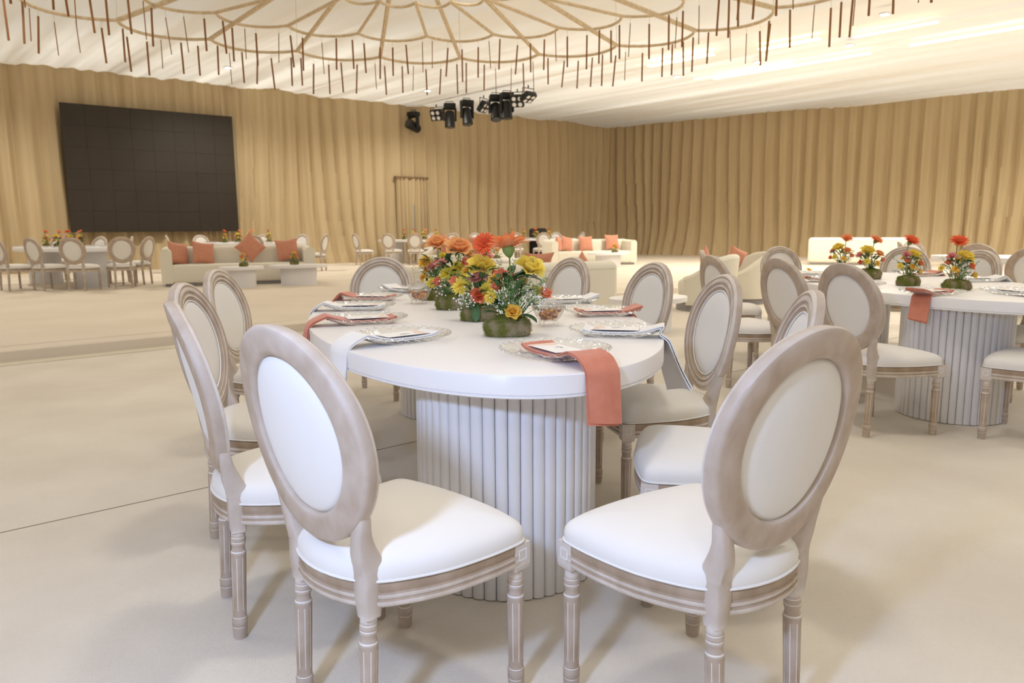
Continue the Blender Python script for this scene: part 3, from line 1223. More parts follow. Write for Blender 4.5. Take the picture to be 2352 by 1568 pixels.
def moss_mesh(seed, sx, sy, sz):
    rng = random.Random(seed)
    a = MB()
    n, m = 28, 10
    rings = []
    for j in range(m + 1):
        f = j / m
        z = sz * (f if f < 1 else 1)
        k = (1 - max(0, f - .45) ** 2.2 * 1.6) * (.92 + .08 * math.sin(min(1, f * 3) * PI / 2))
        if j == m:
            k *= .55
        row = []
        for i in range(n):
            an = 2 * PI * i / n
            c, s_ = math.cos(an), math.sin(an)
            q = (abs(c) ** 3.2 + abs(s_) ** 3.2) ** (-1 / 3.2)
            p = Vector((c * q * sx * k, s_ * q * sy * k, z))
            d = noise.noise(p * 38 + Vector((seed, 0, 0))) * .006 + noise.noise(p * 95 + Vector((0, seed, 0))) * .004
            p.x += c * d * 1.6
            p.y += s_ * d * 1.6
            p.z = max(.0, p.z + d * (1 if j else 0))
            row.append(tuple(p))
        rings.append(row)
    a.loops(rings)
    base = a.mesh('moss_base', 'moss')
    h = MB()
    for i in range(1500):
        j = rng.randrange(0, m)
        k = rng.randrange(n)
        p = Vector(rings[j][k]).lerp(Vector(rings[j + 1][(k + 1) % n]), rng.random())
        p = p.lerp(Vector(rings[j][(k + 1) % n]), rng.random() * .8)
        d = Vector((p.x, p.y, (p.z - sz * .4) * 1.3)).normalized() + Vector((rng.uniform(-1, 1), rng.uniform(-1, 1), rng.uniform(-.6, .9))) * .9
        d.normalize()
        L = rng.uniform(.006, .013)
        s_ = d.cross(Vector((rng.uniform(-1, 1), rng.uniform(-1, 1), rng.uniform(-1, 1)))).normalized() * .0009
        q = p + d * L
        if q.z < .001:
            q.z = .001
        h.add([p - s_, p + s_, q], [(0, 1, 2)])
    hair = h.mesh('moss_strands', 'mosshair', False)
    return base, hair


MOSS = [moss_mesh(3, .088, .062, .078), moss_mesh(8, .080, .065, .070), moss_mesh(15, .085, .060, .085)]


def dir_mat(d):
    return Vector(d).normalized().to_track_quat('Z', 'Y').to_euler()


def ico(mb, c, r):
    t = (1 + 5 ** .5) / 2
    v = [(-1, t, 0), (1, t, 0), (-1, -t, 0), (1, -t, 0), (0, -1, t), (0, 1, t), (0, -1, -t), (0, 1, -t), (t, 0, -1), (t, 0, 1), (-t, 0, -1), (-t, 0, 1)]
    f = [(0, 11, 5), (0, 5, 1), (0, 1, 7), (0, 7, 10), (0, 10, 11), (1, 5, 9), (5, 11, 4), (11, 10, 2), (10, 7, 6), (7, 1, 8), (3, 9, 4), (3, 4, 2), (3, 2, 6), (3, 6, 8), (3, 8, 9), (4, 9, 5), (2, 4, 11), (6, 2, 10), (8, 6, 7), (9, 8, 1)]
    q = r / 1.902
    mb.add([(c[0] + x * q, c[1] + y * q, c[2] + z * q) for x, y, z in v], f)


def arrangement(label, loc, flowers, seed, leaves=(), breath=(), wisps=(), rz=0, group='moss-block flower posies', berries=()):
    rng = random.Random(seed)
    t = thing('flower_arrangement', label, 'flowers', loc, rz, group)
    mb_, mh = MOSS[seed % 3]
    o = link('moss_base', mb_, t)
    o['kind'] = 'stuff'
    h = link('moss_strands', mh, o)
    h['kind'] = 'stuff'
    for (kind, x, y, z, r, fc, col) in flowers:
        f = link(kind, flower_mesh(kind, col, rng.randrange(2)), t, (x, y, z))
        f.rotation_euler = dir_mat(fc)
        f.scale = (r,) * 3
        # stem from the moss to just behind the flower head
        d = Vector(fc).normalized()
        end = Vector((x, y, z)) - d * r * (.35 if kind != 'rosebud' else .8)
        st = Vector((x * .28 + rng.uniform(-.012, .012), y * .25 + rng.uniform(-.012, .012), .062))
        mid_ = st.lerp(end, .55) + Vector((0, 0, .02)) - d * .012
        pts = cr([st, mid_, end], 5, False)
        s_ = MB()
        s_.tube(pts, .0032 if kind in ('gerbera', 'rose') else .0022, 6)
        s_.build('stem', 'stem', t)
    for (x, y, z, dx, dy, dz, L, dark) in leaves:
        l = link('leaf', DLEAF if dark else LEAF, t, (x, y, z))
        d = Vector((dx, dy, dz)).normalized()
        l.rotation_euler = d.to_track_quat('X', 'Z').to_euler()
        l.scale = (L,) * 3
    if breath:
        b = MB()
        s_ = MB()
        for (x, y, z, rr, n) in breath:
            root = Vector((x * .35, y * .35, .065))
            for i in range(n):
                p = Vector((x + rng.gauss(0, rr), y + rng.gauss(0, rr * .8), z + rng.gauss(0, rr * .75)))
                ico(b, p, rng.uniform(.0028, .0052))
                j = root.lerp(Vector((x, y, z)), .72)
                s_.tube([j, j.lerp(p, .5) + Vector((0, 0, -.004)), p], .0006, 3, cap=False)
            s_.tube([root, root.lerp(Vector((x, y, z)), .72)], .0012, 4)
        o = b.build('babys_breath', 'breath', t)
        o['kind'] = 'stuff'
        o2 = s_.build('sprig_stems', 'fern', o)
        o2['kind'] = 'stuff'
    if berries:
        b = MB()
        for (x, y, z, rr, n) in berries:
            for i in range(n):
                ico(b, (x + rng.gauss(0, rr), y + rng.gauss(0, rr), z + rng.gauss(0, rr)), rng.uniform(.002, .004))
        o = b.build('berries', 'berry', t)
        o['kind'] = 'stuff'
    if wisps:
        s_ = MB()
        for (x, y, z, n, dx, dz) in wisps:
            for i in range(n):
                st = Vector((x * .4 + rng.uniform(-.03, .03), y * .4 + rng.uniform(-.02, .02), .06))
                en = Vector((x + rng.gauss(0, dx), y + rng.gauss(0, dx * .7), z + rng.gauss(0, dz)))
                md = st.lerp(en, .6) + Vector((0, 0, .015))
                pts = cr([st, md, en], 4, False)
                s_.tube(pts, [.0014 * (1 - .6 * k / (len(pts) - 1)) for k in range(len(pts))], 3, cap=False)
                for p in pts[3:]:
                    for q in range(3):
                        d = Vector((rng.uniform(-1, 1), rng.uniform(-1, 1), rng.uniform(.0, 1))).normalized()
                        L = rng.uniform(.008, .022)
                        sd = d.cross(Vector((rng.uniform(-1, 1), 1, rng.uniform(-1, 1)))).normalized() * .0016
                        s_.add([p, p + d * L * .5 + sd, p + d * L, p + d * L * .5 - sd], [(0, 1, 2, 3)])
        o = s_.build('wispy_greens', 'fern', t)
        o['kind'] = 'stuff'
    return t


FL = [
(1,'rose',0.086,0.00,0.250,0.051,(0.35,-0.45,0.8),'yellow'),(1,'gerbera',0.007,0.02,0.328,0.072,(-0.12,0.30,0.95),'orange'),
(1,'rosebud',-0.021,-0.02,0.233,0.021,(0,-0.5,0.85),'coral'),(1,'rosebud',0.015,0.03,0.218,0.017,(0.3,-0.3,0.9),'coral'),
(1,'rosebud',-0.040,-0.01,0.185,0.018,(-0.2,-0.6,0.75),'coral'),(1,'rosebud',0.146,-0.02,0.158,0.021,(0.3,-0.6,0.7),'coral'),
(1,'rose',0.020,-0.06,0.094,0.028,(0.1,-0.8,0.6),'gold'),(1,'chrysanthemum',0.120,0.04,0.167,0.030,(0.4,-0.3,0.85),'lemon'),
(1,'chrysanthemum',-0.050,0.05,0.214,0.029,(-0.5,-0.3,0.8),'gold'),
(2,'gerbera',0.033,0.00,0.334,0.051,(-0.25,-0.85,0.5),'red'),(2,'rose',0.016,0.00,0.234,0.055,(0.1,-0.6,0.8),'yellow'),
(2,'carnation',0.003,-0.03,0.192,0.042,(-0.35,-0.5,0.8),'pink'),(2,'chrysanthemum',0.040,-0.05,0.143,0.036,(0.1,-0.8,0.6),'lemon'),
(2,'chrysanthemum',-0.078,-0.03,0.157,0.042,(-0.3,-0.8,0.5),'yellow'),(2,'rosebud',-0.107,0.00,0.173,0.021,(-0.5,-0.5,0.7),'coral'),
(2,'rose',0.005,-0.05,0.112,0.035,(-0.1,-0.85,0.5),'tomato'),(2,'carnation',0.030,0.05,0.279,0.040,(0.1,-0.2,0.95),'pink'),
(2,'chrysanthemum',0.056,0.04,0.242,0.030,(0.4,-0.3,0.85),'yellow'),
(3,'rose',0.039,0.00,0.302,0.062,(0.1,-0.5,0.85),'peach'),(3,'rosebud',0.074,-0.02,0.236,0.024,(0.2,-0.6,0.8),'coral'),
(3,'chrysanthemum',0.037,0.00,0.209,0.045,(0.2,-0.6,0.75),'lemon'),(3,'chrysanthemum',-0.021,-0.03,0.187,0.044,(-0.3,-0.6,0.75),'lemon'),
(3,'rose',0.079,0.05,0.264,0.034,(0.5,-0.2,0.85),'peach'),
(4,'rose',0.020,0.00,0.316,0.058,(-0.05,-0.45,0.9),'peach'),(4,'chrysanthemum',-0.056,0.00,0.221,0.046,(-0.4,-0.5,0.75),'gold'),
(4,'carnation',-0.011,-0.02,0.194,0.035,(-0.2,-0.6,0.75),'pink'),(4,'rosebud',0.019,-0.02,0.206,0.023,(0.3,-0.6,0.8),'coral'),
(4,'chrysanthemum',-0.013,-0.05,0.103,0.033,(-0.2,-0.8,0.5),'lemon'),(4,'chrysanthemum',-0.066,-0.02,0.131,0.030,(-0.5,-0.6,0.6),'gold'),
(4,'chrysanthemum',-0.044,0.02,0.177,0.033,(-0.5,-0.4,0.75),'gold'),
(1,'chrysanthemum',-0.062,-0.03,0.150,0.028,(-0.5,-0.6,0.6),'yellow'),(1,'rosebud',0.06,0.03,0.20,0.019,(0.2,-0.4,0.9),'peach'),
(2,'rosebud',0.075,-0.03,0.200,0.021,(0.5,-0.6,0.6),'coral'),(2,'chrysanthemum',-0.05,0.03,0.225,0.032,(-0.5,-0.2,0.85),'gold'),
(3,'chrysanthemum',0.065,-0.04,0.160,0.034,(0.4,-0.7,0.6),'lemon'),(3,'carnation',-0.055,-0.01,0.235,0.034,(-0.4,-0.4,0.85),'pink'),(3,'rosebud',-0.07,-0.04,0.14,0.022,(-0.5,-0.7,0.5),'coral'),
(4,'rosebud',0.055,-0.03,0.150,0.022,(0.5,-0.6,0.6),'tomato'),(4,'chrysanthemum',0.05,0.02,0.25,0.034,(0.4,-0.4,0.85),'lemon')]


def fsel(k):
    return [(f[1], f[2], f[3], f[4], f[5] * 1.16) + f[6:] for f in FL if f[0] == k]


def rleaves(seed, n, zlo=.07, zhi=.2):
    rng = random.Random(seed)
    out = []
    for i in range(n):
        an = rng.uniform(0, 2 * PI)
        z = rng.uniform(zlo, zhi)
        r = rng.uniform(.015, .055)
        out.append((r * math.cos(an), r * math.sin(an), z, math.cos(an), math.sin(an), rng.uniform(-.1, .9), rng.uniform(.04, .075), rng.random() < .45))
    return out


arrangement('posy in front with a tall orange gerbera and big yellow rose on a moss block', (-.018, 2.80, .7605), fsel(1), 0,
            [(.045, -.035, .082, .8, -.5, -.25, .085, True), (.06, -.01, .10, .9, -.1, .3, .07, False), (-.03, -.02, .085, -.9, -.4, .1, .075, False), (-.05, .0, .10, -.7, -.5, .2, .06, False), (.08, .0, .22, .9, -.2, -.2, .06, True)] + rleaves(5, 48, .07, .23),
            [(.105, -.01, .145, .028, 34), (.135, .0, .185, .020, 14), (-.025, -.03, .125, .022, 16), (.13, -.03, .12, .02, 14)],
            [(.05, 0, .20, 26, .05, .04), (.02, 0, .16, 16, .05, .03), (.03, .02, .28, 5, .05, .03)], group='flower posies on the front table', berries=[(.0, 0, .15, .025, 14)])
arrangement('posy with red gerbera, yellow rose and pink carnations, second from the front', (-.148, 3.29, .7605), fsel(2), 1,
            [(-.01, -.06, .075, .0, -.5, -.9, .085, False)] + rleaves(6, 48, .07, .23), [(-.055, -.06, .10, .028, 40), (-.04, -.05, .075, .022, 22)], [(.0, 0, .18, 18, .06, .04)], group='flower posies on the front table')
arrangement('posy with large peach rose and lemon chrysanthemums, third from the front', (-.303, 3.757, .7605), fsel(3), 2,
            [(-.02, -.01, .235, .3, -.3, .9, .085, True), (.0, 0, .22, -.5, -.3, .8, .07, True)] + rleaves(7, 46, .07, .23), [(-.05, -.05, .11, .022, 16)], [(.02, 0, .2, 16, .06, .05), (.0, .0, .29, 4, .04, .02)], group='flower posies on the front table')
arrangement('posy with peach rose and golden chrysanthemums farthest back on the front table', (-.447, 4.29, .7605), fsel(4), 3,
            rleaves(8, 44, .07, .23), [(-.02, -.05, .08, .03, 16)], [(.0, 0, .18, 14, .05, .05)], group='flower posies on the front table', berries=[(-.1, 0, .17, .02, 12)])

# two posy types for the other tables
GA = [('gerbera', -.012, 0, .30, .062, (-.1, -.55, .8), 'red'), ('rose', .035, -.01, .205, .054, (.15, -.5, .85), 'yellow'), ('carnation', -.045, 0, .215, .036, (-.3, -.5, .8), 'pink'),
      ('rosebud', -.075, -.02, .175, .022, (-.4, -.6, .7), 'coral'), ('rosebud', .055, -.05, .150, .022, (.2, -.8, .5), 'tomato'), ('chrysanthemum', .085, -.01, .165, .030, (.6, -.5, .6), 'yellow'),
      ('chrysanthemum', -.045, -.05, .135, .028, (-.3, -.8, .5), 'gold'), ('chrysanthemum', -.10, .01, .14, .026, (-.7, -.3, .6), 'yellow'), ('rosebud', .09, -.03, .095, .022, (.6, -.7, .3), 'gold'), ('chrysanthemum', .03, .05, .19, .03, (.2, .5, .8), 'gold')]
GB = [('gerbera', .03, 0, .295, .058, (.3, -.5, .8), 'orange'), ('rose', -.03, -.01, .215, .055, (-.1, -.5, .85), 'yellow'), ('rose', .05, -.03, .195, .036, (.3, -.6, .7), 'peach'),
      ('carnation', -.085, 0, .19, .036, (-.5, -.4, .8), 'pink'), ('rosebud', .085, -.02, .15, .022, (.6, -.5, .6), 'coral'), ('chrysanthemum', -.05, -.05, .14, .030, (-.3, -.8, .5), 'yellow'),
      ('chrysanthemum', .03, -.055, .125, .028, (.2, -.9, .4), 'gold'), ('rosebud', -.09, -.03, .13, .02, (-.6, -.6, .5), 'tomato'), ('chrysanthemum', .0, .05, .18, .03, (0, .5, .8), 'gold')]
GC = [('rose', .0, 0, .215, .046, (.1, -.5, .85), 'gold'), ('gerbera', -.045, .01, .175, .045, (-.4, -.5, .75), 'orange'), ('chrysanthemum', .05, -.02, .165, .034, (.5, -.5, .7), 'yellow'),
      ('chrysanthemum', -.06, -.03, .13, .034, (-.6, -.6, .5), 'yellow'), ('rosebud', .02, -.05, .14, .022, (.1, -.8, .6), 'tomato'), ('chrysanthemum', .02, .05, .15, .032, (.1, .6, .7), 'gold'), ('rosebud', .07, .01, .12, .02, (.7, -.3, .6), 'coral')]
PA = arrangement('rightmost posy on the right table with a tall red gerbera over a moss block', (2.87, 4.74, .7605), GA, 4, rleaves(11, 24), [(-.02, -.04, .12, .03, 22)], [(0, 0, .15, 16, .06, .04), (.12, 0, .2, 3, .03, .02)], group='flower posies on the right table', berries=[(-.05, -.04, .10, .025, 24)])
PB = arrangement('posy with a leaning orange gerbera, third from the right on the right table', (2.82, 5.80, .7605), GB, 5, rleaves(12, 24), [(.0, -.04, .12, .03, 20)], [(0, 0, .15, 14, .06, .04)], group='flower posies on the right table')
dup(PA, 'posy with a tall red gerbera, second from the right on the right table', (2.76, 5.12, .7605), R(35))
dup(PB, 'posy farthest left on the right table, behind the chair backs', (3.02, 6.75, .7605), R(-40))
PC = arrangement('small gold and orange posy on the low table behind the front right chairs', (1.57, 8.3, .405), GC, 6, rleaves(13, 12), (), [(0, 0, .13, 10, .06, .04)], group='small posies across the room')

# ------------------------------------------------------------------ glass sweets jars
def make_jar(label, loc, rz):
    t = thing('sweets_jar', label, 'jar', loc, rz, 'lidded glass jars on the front table')
    n = 96
    def rib(an, i):
        return 1 + .022 * math.cos(24 * an)
    a = MB()
    a.lathe([(.028, .022), (.034, .022), (.043, .028), (.052, .040), (.059, .054), (.064, .068), (.067, .076)], n, rib=rib)
    a.build('bowl', 'jar', t, angle=70)
    for k in range(4):
        an = PI / 4 + k * PI / 2
        c, s_ = math.cos(an), math.sin(an)
        f = MB()
        f.tube([(c * .034, s_ * .034, .026), (c * .044, s_ * .044, .016), (c * .042, s_ * .042, .006), (c * .047, s_ * .047, .0)], [.006, .005, .0035, .0045], 6)
        f.build('foot', 'jar', t)
    l = MB()
    l.lathe([(.070, .077), (.071, .081), (.067, .084), (.056, .091), (.042, .100), (.030, .108), (.020, .116), (.010, .121), (.008, .126)], n, rib=rib)
    lid = l.build('lid', 'jar', t, angle=70)
    k_ = MB()
    k_.lathe([(.008, .125), (.012, .131), (.0135, .138), (.009, .146), (.0045, .151), (.0, .154)], 16)
    k_.build('finial', 'jar', lid)
    b = MB()
    b.tube([(math.cos(2 * PI * i / 48) * .070, math.sin(2 * PI * i / 48) * .070, .078 + .0012 * math.sin(i * PI)) for i in range(48)], .0028, 6, True)
    b.build('rim', 'jar', t)
    return t


def make_sweets(label, loc, seed):
    rng = random.Random(seed)
    a = MB()
    for i in range(70):
        a.cur = rng.randrange(3)
        z = .03 + .04 * rng.random()
        rr = (.026 + .028 * (z - .03) / .04) * math.sqrt(rng.random())
        an = rng.uniform(0, 2 * PI)
        c = Vector((rr * math.cos(an), rr * math.sin(an), z))
        r = rng.uniform(.006, .0095)
        q = Matrix.Rotation(rng.uniform(0, 3), 3, 'X') @ Matrix.Rotation(rng.uniform(0, 3), 3, 'Z')
        tmp = MB()
        ico(tmp, (0, 0, 0), r)
        a.add([tuple(c + q @ Vector((v[0] * 1.5, v[1], v[2] * .8))) for v in tmp.v], tmp.f)
    o = a.build('sweets', ['nut1', 'nut2', 'nut3'], None, loc=loc, angle=70)
    tag(o, label, 'sweets')
    o['kind'] = 'stuff'


make_jar('lidded ribbed glass jar of sweets right of the nearest posy', (.155, 3.08, .7605), .2)
make_sweets('amber sweets filling the glass jar right of the nearest posy', (.155, 3.08, .7605), 1)
make_jar('lidded ribbed glass jar of sweets left of the posies', (-.513, 4.05, .7605), .5)
make_sweets('amber sweets filling the glass jar left of the posies', (-.513, 4.05, .7605), 2)

# ------------------------------------------------------------------ sofas, cushions, low tables
def sofa(label, x, y, rz, L=2.4, z=PZ, h=.76, D=.88, arms=True, low=None):
    """Front faces local -y; origin at the middle of the footprint."""
    t = thing('sofa', label, 'sofa', (x, y, z), R(rz), 'cream sofas')
    a = MB()
    a.rbox((0, 0, .03), (L - .12, D - .12, .06), .01, 1)
    a.build('plinth', 'core', t)
    a = MB()
    a.rbox((0, -.06, .24), (L - .36, D - .14, .36), .05, 3)
    a.build('seat', 'sofa', t)
    a = MB()
    a.rbox((0, D / 2 - .12, .06 + (h - .06) / 2), (L, .24, h - .06), .09, 4)
    bk = a.build('backrest', 'sofa', t)
    p = MB()
    p.tube([(-L / 2 + .07, D / 2 + .002, h - .09), (L / 2 - .07, D / 2 + .002, h - .09)], .005, 5)
    p.build('piping', 'sofa', bk)
    if arms:
        for s in (-1, 1):
            a = MB()
            n = 14
            rings = []
            for i in range(n + 1):
                f = i / n
                yy = -D / 2 + .02 + f * (D - .2)
                hh = (low or h - .03) + (h - (low or h - .03)) * (f ** 1.6)
                xc = s * (L / 2 - .10)
                w_ = .10
                ring = []
                for k in range(12):
                    an = PI * k / 11
                    ring.append((xc + w_ * math.cos(an), yy, hh - .10 + .10 * math.sin(an)))
                ring += [(xc - w_, yy, .06), (xc + w_, yy, .06)]
                rings.append(ring)
            a.loops(rings)
            a.build('arm', 'sofa', t, angle=60)
    return t


def pillow_mesh():
    a = MB()
    n = 14
    for s in (1, -1):
        def fn(u, v):
            x, y = u * 2 - 1, v * 2 - 1
            k = max(0, (1 - abs(x) ** 2.6) * (1 - abs(y) ** 2.6)) ** .55
            px = x * (.23 - .022 * (1 - y * y))
            py = y * (.23 - .022 * (1 - x * x))
            return (px, s * .085 * k, py)
        g = MB()
        g.grid(fn, n, n)
        fs = g.f if s == -1 else [f[::-1] for f in g.f]
        a.add(g.v, fs)
    return a.mesh('cushion', 'pillow', True, 80)


PILLOW = pillow_mesh()


def pillow(label, x, y, z, rz, tilt=-18, roll=0, sc=1.0):
    o = link('cushion', PILLOW, None, (x, y, z))
    o.rotation_euler = (R(tilt), R(roll), R(rz))
    o.scale = (sc,) * 3
    tag(o, label, 'cushion', 'terracotta cushions on the sofas')


def low_table(label, x, y, rz, a=.62, b=.36, z=PZ, h=.40):
    t = thing('coffee_table', label, 'table', (x, y, z), R(rz), 'low white coffee tables')
    m = MB()
    n = 48
    m.loops([[((a - i_) * math.cos(2 * PI * k / n), (b - i_) * math.sin(2 * PI * k / n), zz) for k in range(n)] for (i_, zz) in ((.01, h - .06), (0, h - .055), (0, h - .005), (.006, h))])
    m.build('tabletop', 'white', t, angle=35)
    m = MB()
    ns_ = 40
    m.loops([[(a * .62 * math.cos(2 * PI * k / 160) * (1 - .02 * abs(math.cos(k / 160 * ns_ * PI)) ** 6), b * .62 * math.sin(2 * PI * k / 160) * (1 - .02 * abs(math.cos(k / 160 * ns_ * PI)) ** 6), zz) for k in range(160)] for zz in (0, h - .06)])
    m.build('pedestal', 'slat', t, angle=70)
    return t


def tub_chair(label, x, y, rz, z=0.0):
    """Curved-back armchair: a tall wrapped shell sloping down to the arms, facing local -y."""
    t = thing('armchair', label, 'armchair', (x, y, z), R(rz), 'white tub armchairs')
    a = MB()
    n = 40
    rings = []
    Ro, th = .46, .13
    for i in range(n + 1):
        f = i / n
        an = R(-28) + f * R(236)
        c, s_ = math.cos(an), math.sin(an)
        h = .50 + .30 * max(0, math.sin(min(1, max(0, (s_ + .47) / 1.47)) * PI / 2)) ** 1.5
        prof = [(Ro - .05, .09), (Ro, .40), (Ro + .03, h - .05)]
        for k in range(6):
            b = PI * k / 5
            prof.append((Ro + .03 - th / 2 + th / 2 * math.cos(b), h - .05 + .05 * math.sin(b)))
        prof += [(Ro - th + .01, .40), (Ro - th - .03, .12)]
        rings.append([(r * c * 1.0, r * s_, zz) for (r, zz) in prof])
    a.loops(rings)
    a.build('shell', 'sofa', t, angle=60)
    a = MB()
    a.lathe([(.30, .10), (.345, .13), (.36, .36), (.35, .41), (.31, .44), (.15, .455), (0, .457)], 40)
    a.build('seat', 'sofa', t, angle=60)
    a = MB()
    a.lathe([(.38, 0), (.38, .10)], 40)
    a.build('plinth', 'core', t, angle=35)
    return t


# left lounge on the platform
sofa('long cream sofa with four terracotta cushions in front of the black screen', -5.55, 15.1, 22.7, L=2.9)
def on_sofa(label, sx, sy, rz, s, dy=.10, tilt=-20, roll=0, hz=.62, z=PZ, face=0, sc=1.0):
    c, sn = math.cos(R(rz)), math.sin(R(rz))
    lx, ly = s, dy - .06
    pillow(label, sx + c * lx - sn * ly, sy + sn * lx + c * ly, z + hz + .03, rz + face, tilt, roll, sc)


on_sofa('terracotta cushion at the left end of the long sofa below the screen', -5.55, 15.1, 22.7, -1.14, .06, -16, 10, .60, face=38)
on_sofa('terracotta cushion second from the left on the long sofa below the screen', -5.55, 15.1, 22.7, -.68, .08, -16, 8, .60, face=24)
on_sofa('terracotta cushion standing on its corner on the long sofa below the screen', -5.55, 15.1, 22.7, .22, .10, -16, 45, .70)
on_sofa('terracotta cushion at the right end of the long sofa below the screen', -5.55, 15.1, 22.7, .95, .12, -18, -6, .64)
low_table('small white oval coffee table in front of the long sofa, nearer one', -5.10, 13.95, 25, .40, .28)
low_table('white oval coffee table in front of the long sofa, farther one', -4.22, 14.62, 25, .56, .32)
dup(PC, 'small posy on the nearer coffee table before the long sofa', (-5.06, 13.95, PZ + .40), R(70), 'small posies across the room')
dup(PC, 'small posy on the farther coffee table before the long sofa', (-4.30, 14.62, PZ + .40), R(160), 'small posies across the room')

# right lounge on the platform
sofa('cream sofa with terracotta cushions near the corner of the drapes', 2.33, 22.15, 19, L=2.75)
on_sofa('terracotta cushion leaning on the left arm of the corner sofa', 2.33, 22.15, 19, -1.02, -.02, -10, 0, .60, face=60)
on_sofa('terracotta cushion second from the left on the corner sofa', 2.33, 22.15, 19, -.72, .08, -16, 12, .60, face=18)
on_sofa('terracotta cushion in the middle of the corner sofa', 2.33, 22.15, 19, -.10, .10, -16, 0, .60)
on_sofa('terracotta cushion at the right end of the corner sofa', 2.33, 22.15, 19, .78, .12, -16, 0, .64)
low_table('white coffee table in front of the corner sofa', 2.75, 21.0, 40, .72, .42)
dup(PC, 'small posy on the coffee table before the corner sofa', (2.95, 21.1, PZ + .40), R(20), 'small posies across the room')
sofa('cream sofa with curved arm and cushions seen behind the front table flowers', -1.15, 18.6, -38, L=2.5, low=.48)
on_sofa('terracotta cushion on the curved cream sofa above the left posies', -1.15, 18.6, -38, -.72, .06, -16, 30, .66, face=30)
on_sofa('terracotta cushion on the curved cream sofa just left of the red gerbera', -1.15, 18.6, -38, .35, .08, -14, 0, .64, face=30)
low_table('white coffee table beside the curved cream sofa', -.35, 17.1, 30, .6, .36)
dup(PC, 'small posy on the coffee table beside the curved cream sofa', (-.35, 17.1, PZ + .40), R(220), 'small posies across the room')
# floor lounge behind the front table
sofa('cream sofa seen from behind across the front table flowers', -.02, 9.35, 207, L=2.75, z=0, h=.755)
pillow('terracotta cushion lying on the seat of the sofa seen from behind', .33, 10.05, .66, 27, 30, 0)
pillow('terracotta cushion corner rising over the right end of the sofa seen from behind', .95, 9.95, .62, 40, 0, 45, .8)
low_table('low white coffee table hidden behind the front right chairs', 1.55, 8.32, 30, .5, .34, z=0, h=.40)
tub_chair('white curved armchair nearer the camera, half hidden by a chair edge', 2.78, 10.65, -112)
tub_chair('white curved armchair behind, with a pink cushion over its back', 3.62, 11.6, -92)
pillow('terracotta cushion poking over the nearer white armchair', 2.95, 11.25, .70, 60, 0, 45, .7)
pillow('pale terracotta cushion resting in the farther white armchair', 3.62, 11.95, .66, 30, 10, 20, .85)
sofa('white sofa far right against the drapes behind the right table posies', 9.9, 21.2, 158, L=2.6, h=.78)

# ------------------------------------------------------------------ far dining tables
def far_table(desc, x, y, heading, chairs, posies, z=PZ, plates=6, grp='chairs around the far tables'):
    make_table('oval_table', 'white oval dining table ' + desc, (x, y, z), heading, ((0, -1.0), (0, 1.0)), slats=False, group='far white oval tables')
    hd = R(heading)
    for (u, v, pt, words) in posies:
        px, py = x - math.sin(hd) * u + math.cos(hd) * v, y + math.cos(hd) * u + math.sin(hd) * v
        dup(pt, words, (px, py, z + .7605), R(37 * u * 3 + 20), 'posies on the far tables')
    for (cx, cy, yaw, words) in chairs:
        chair(cx, cy, yaw, words, grp, z)
    k = 0
    for u in (-.85, 0, .85):
        for v in (-.44, .44):
            if k >= plates:
                break
            px, py = x - math.sin(hd) * u + math.cos(hd) * v, y + math.cos(hd) * u + math.sin(hd) * v
            where = ('far', 'middle', 'near')[k // 2] + (' left' if k % 2 == 0 else ' right')
            pt = thing('charger_plate', 'glass plate at the ' + where + ' of the table ' + desc, 'plate', (px, py, z + .7605), 0, 'plates on the table ' + desc)
            link('bowl', PLATE, pt)
            link('rim', RIM, pt)
            k += 1


far_table('far left in front of the drapes', -9.0, 14.95, 54, [
    (-9.32, 13.55, -28, 'leftmost oval-back chair at the far left table, cut by the picture edge'),
    (-8.66, 13.50, -24, 'oval-back chair at the far left table, second from the picture edge'),
    (-7.90, 13.38, 3, 'oval-back chair at the far left table seen square from behind'),
    (-7.33, 13.92, 33, 'oval-back chair at the right near end of the far left table, its back to us'),
    (-7.42, 15.0, 84, 'oval-back chair at the right side of the far left table, edge-on'),
    (-8.1, 15.6, 125, 'oval-back chair behind the far left table facing the camera under the screen'),
    (-9.0, 16.1, 160, 'oval-back chair on the far side of the far left table behind its posies'),
    (-10.2, 16.7, 190, 'oval-back chair behind the far left table near the picture edge')],
    [(.85, 0, PA, 'red gerbera posy leftmost on the far left table'), (.3, 0, PB, 'posy second from the left on the far left table'), (-.2, 0, PA, 'posy third from the left on the far left table'), (-.7, 0, PB, 'posy rightmost on the far left table below the screen edge')])
far_table('behind the long sofa below the screen', -7.0, 19.8, 75, [
    (-8.85, 19.3, -60, 'oval-back chair edge-on at the left end of the table behind the long sofa'),
    (-8.6, 20.6, -140, 'white oval-back chair facing the camera at the left of the table behind the long sofa'),
    (-6.35, 18.35, 4, 'oval-back chair seen from behind above the long sofa cushions'),
    (-5.9, 20.75, 165, 'white oval-back chair facing the camera right of the table behind the long sofa'),
    (-5.02, 19.7, 80, 'oval-back chair edge-on at the right end of the table behind the long sofa'),
    (-7.1, 21.1, 178, 'oval-back chair behind the posies on the table behind the long sofa')],
    [(.75, 0, PA, 'posy with red gerbera leftmost on the table behind the long sofa'), (.32, 0, PB, 'posy second from the left on the table behind the long sofa'), (-.05, 0, PB, 'posy third from the left on the table behind the long sofa'), (-.6, 0, PA, 'posy rightmost on the table behind the long sofa')])
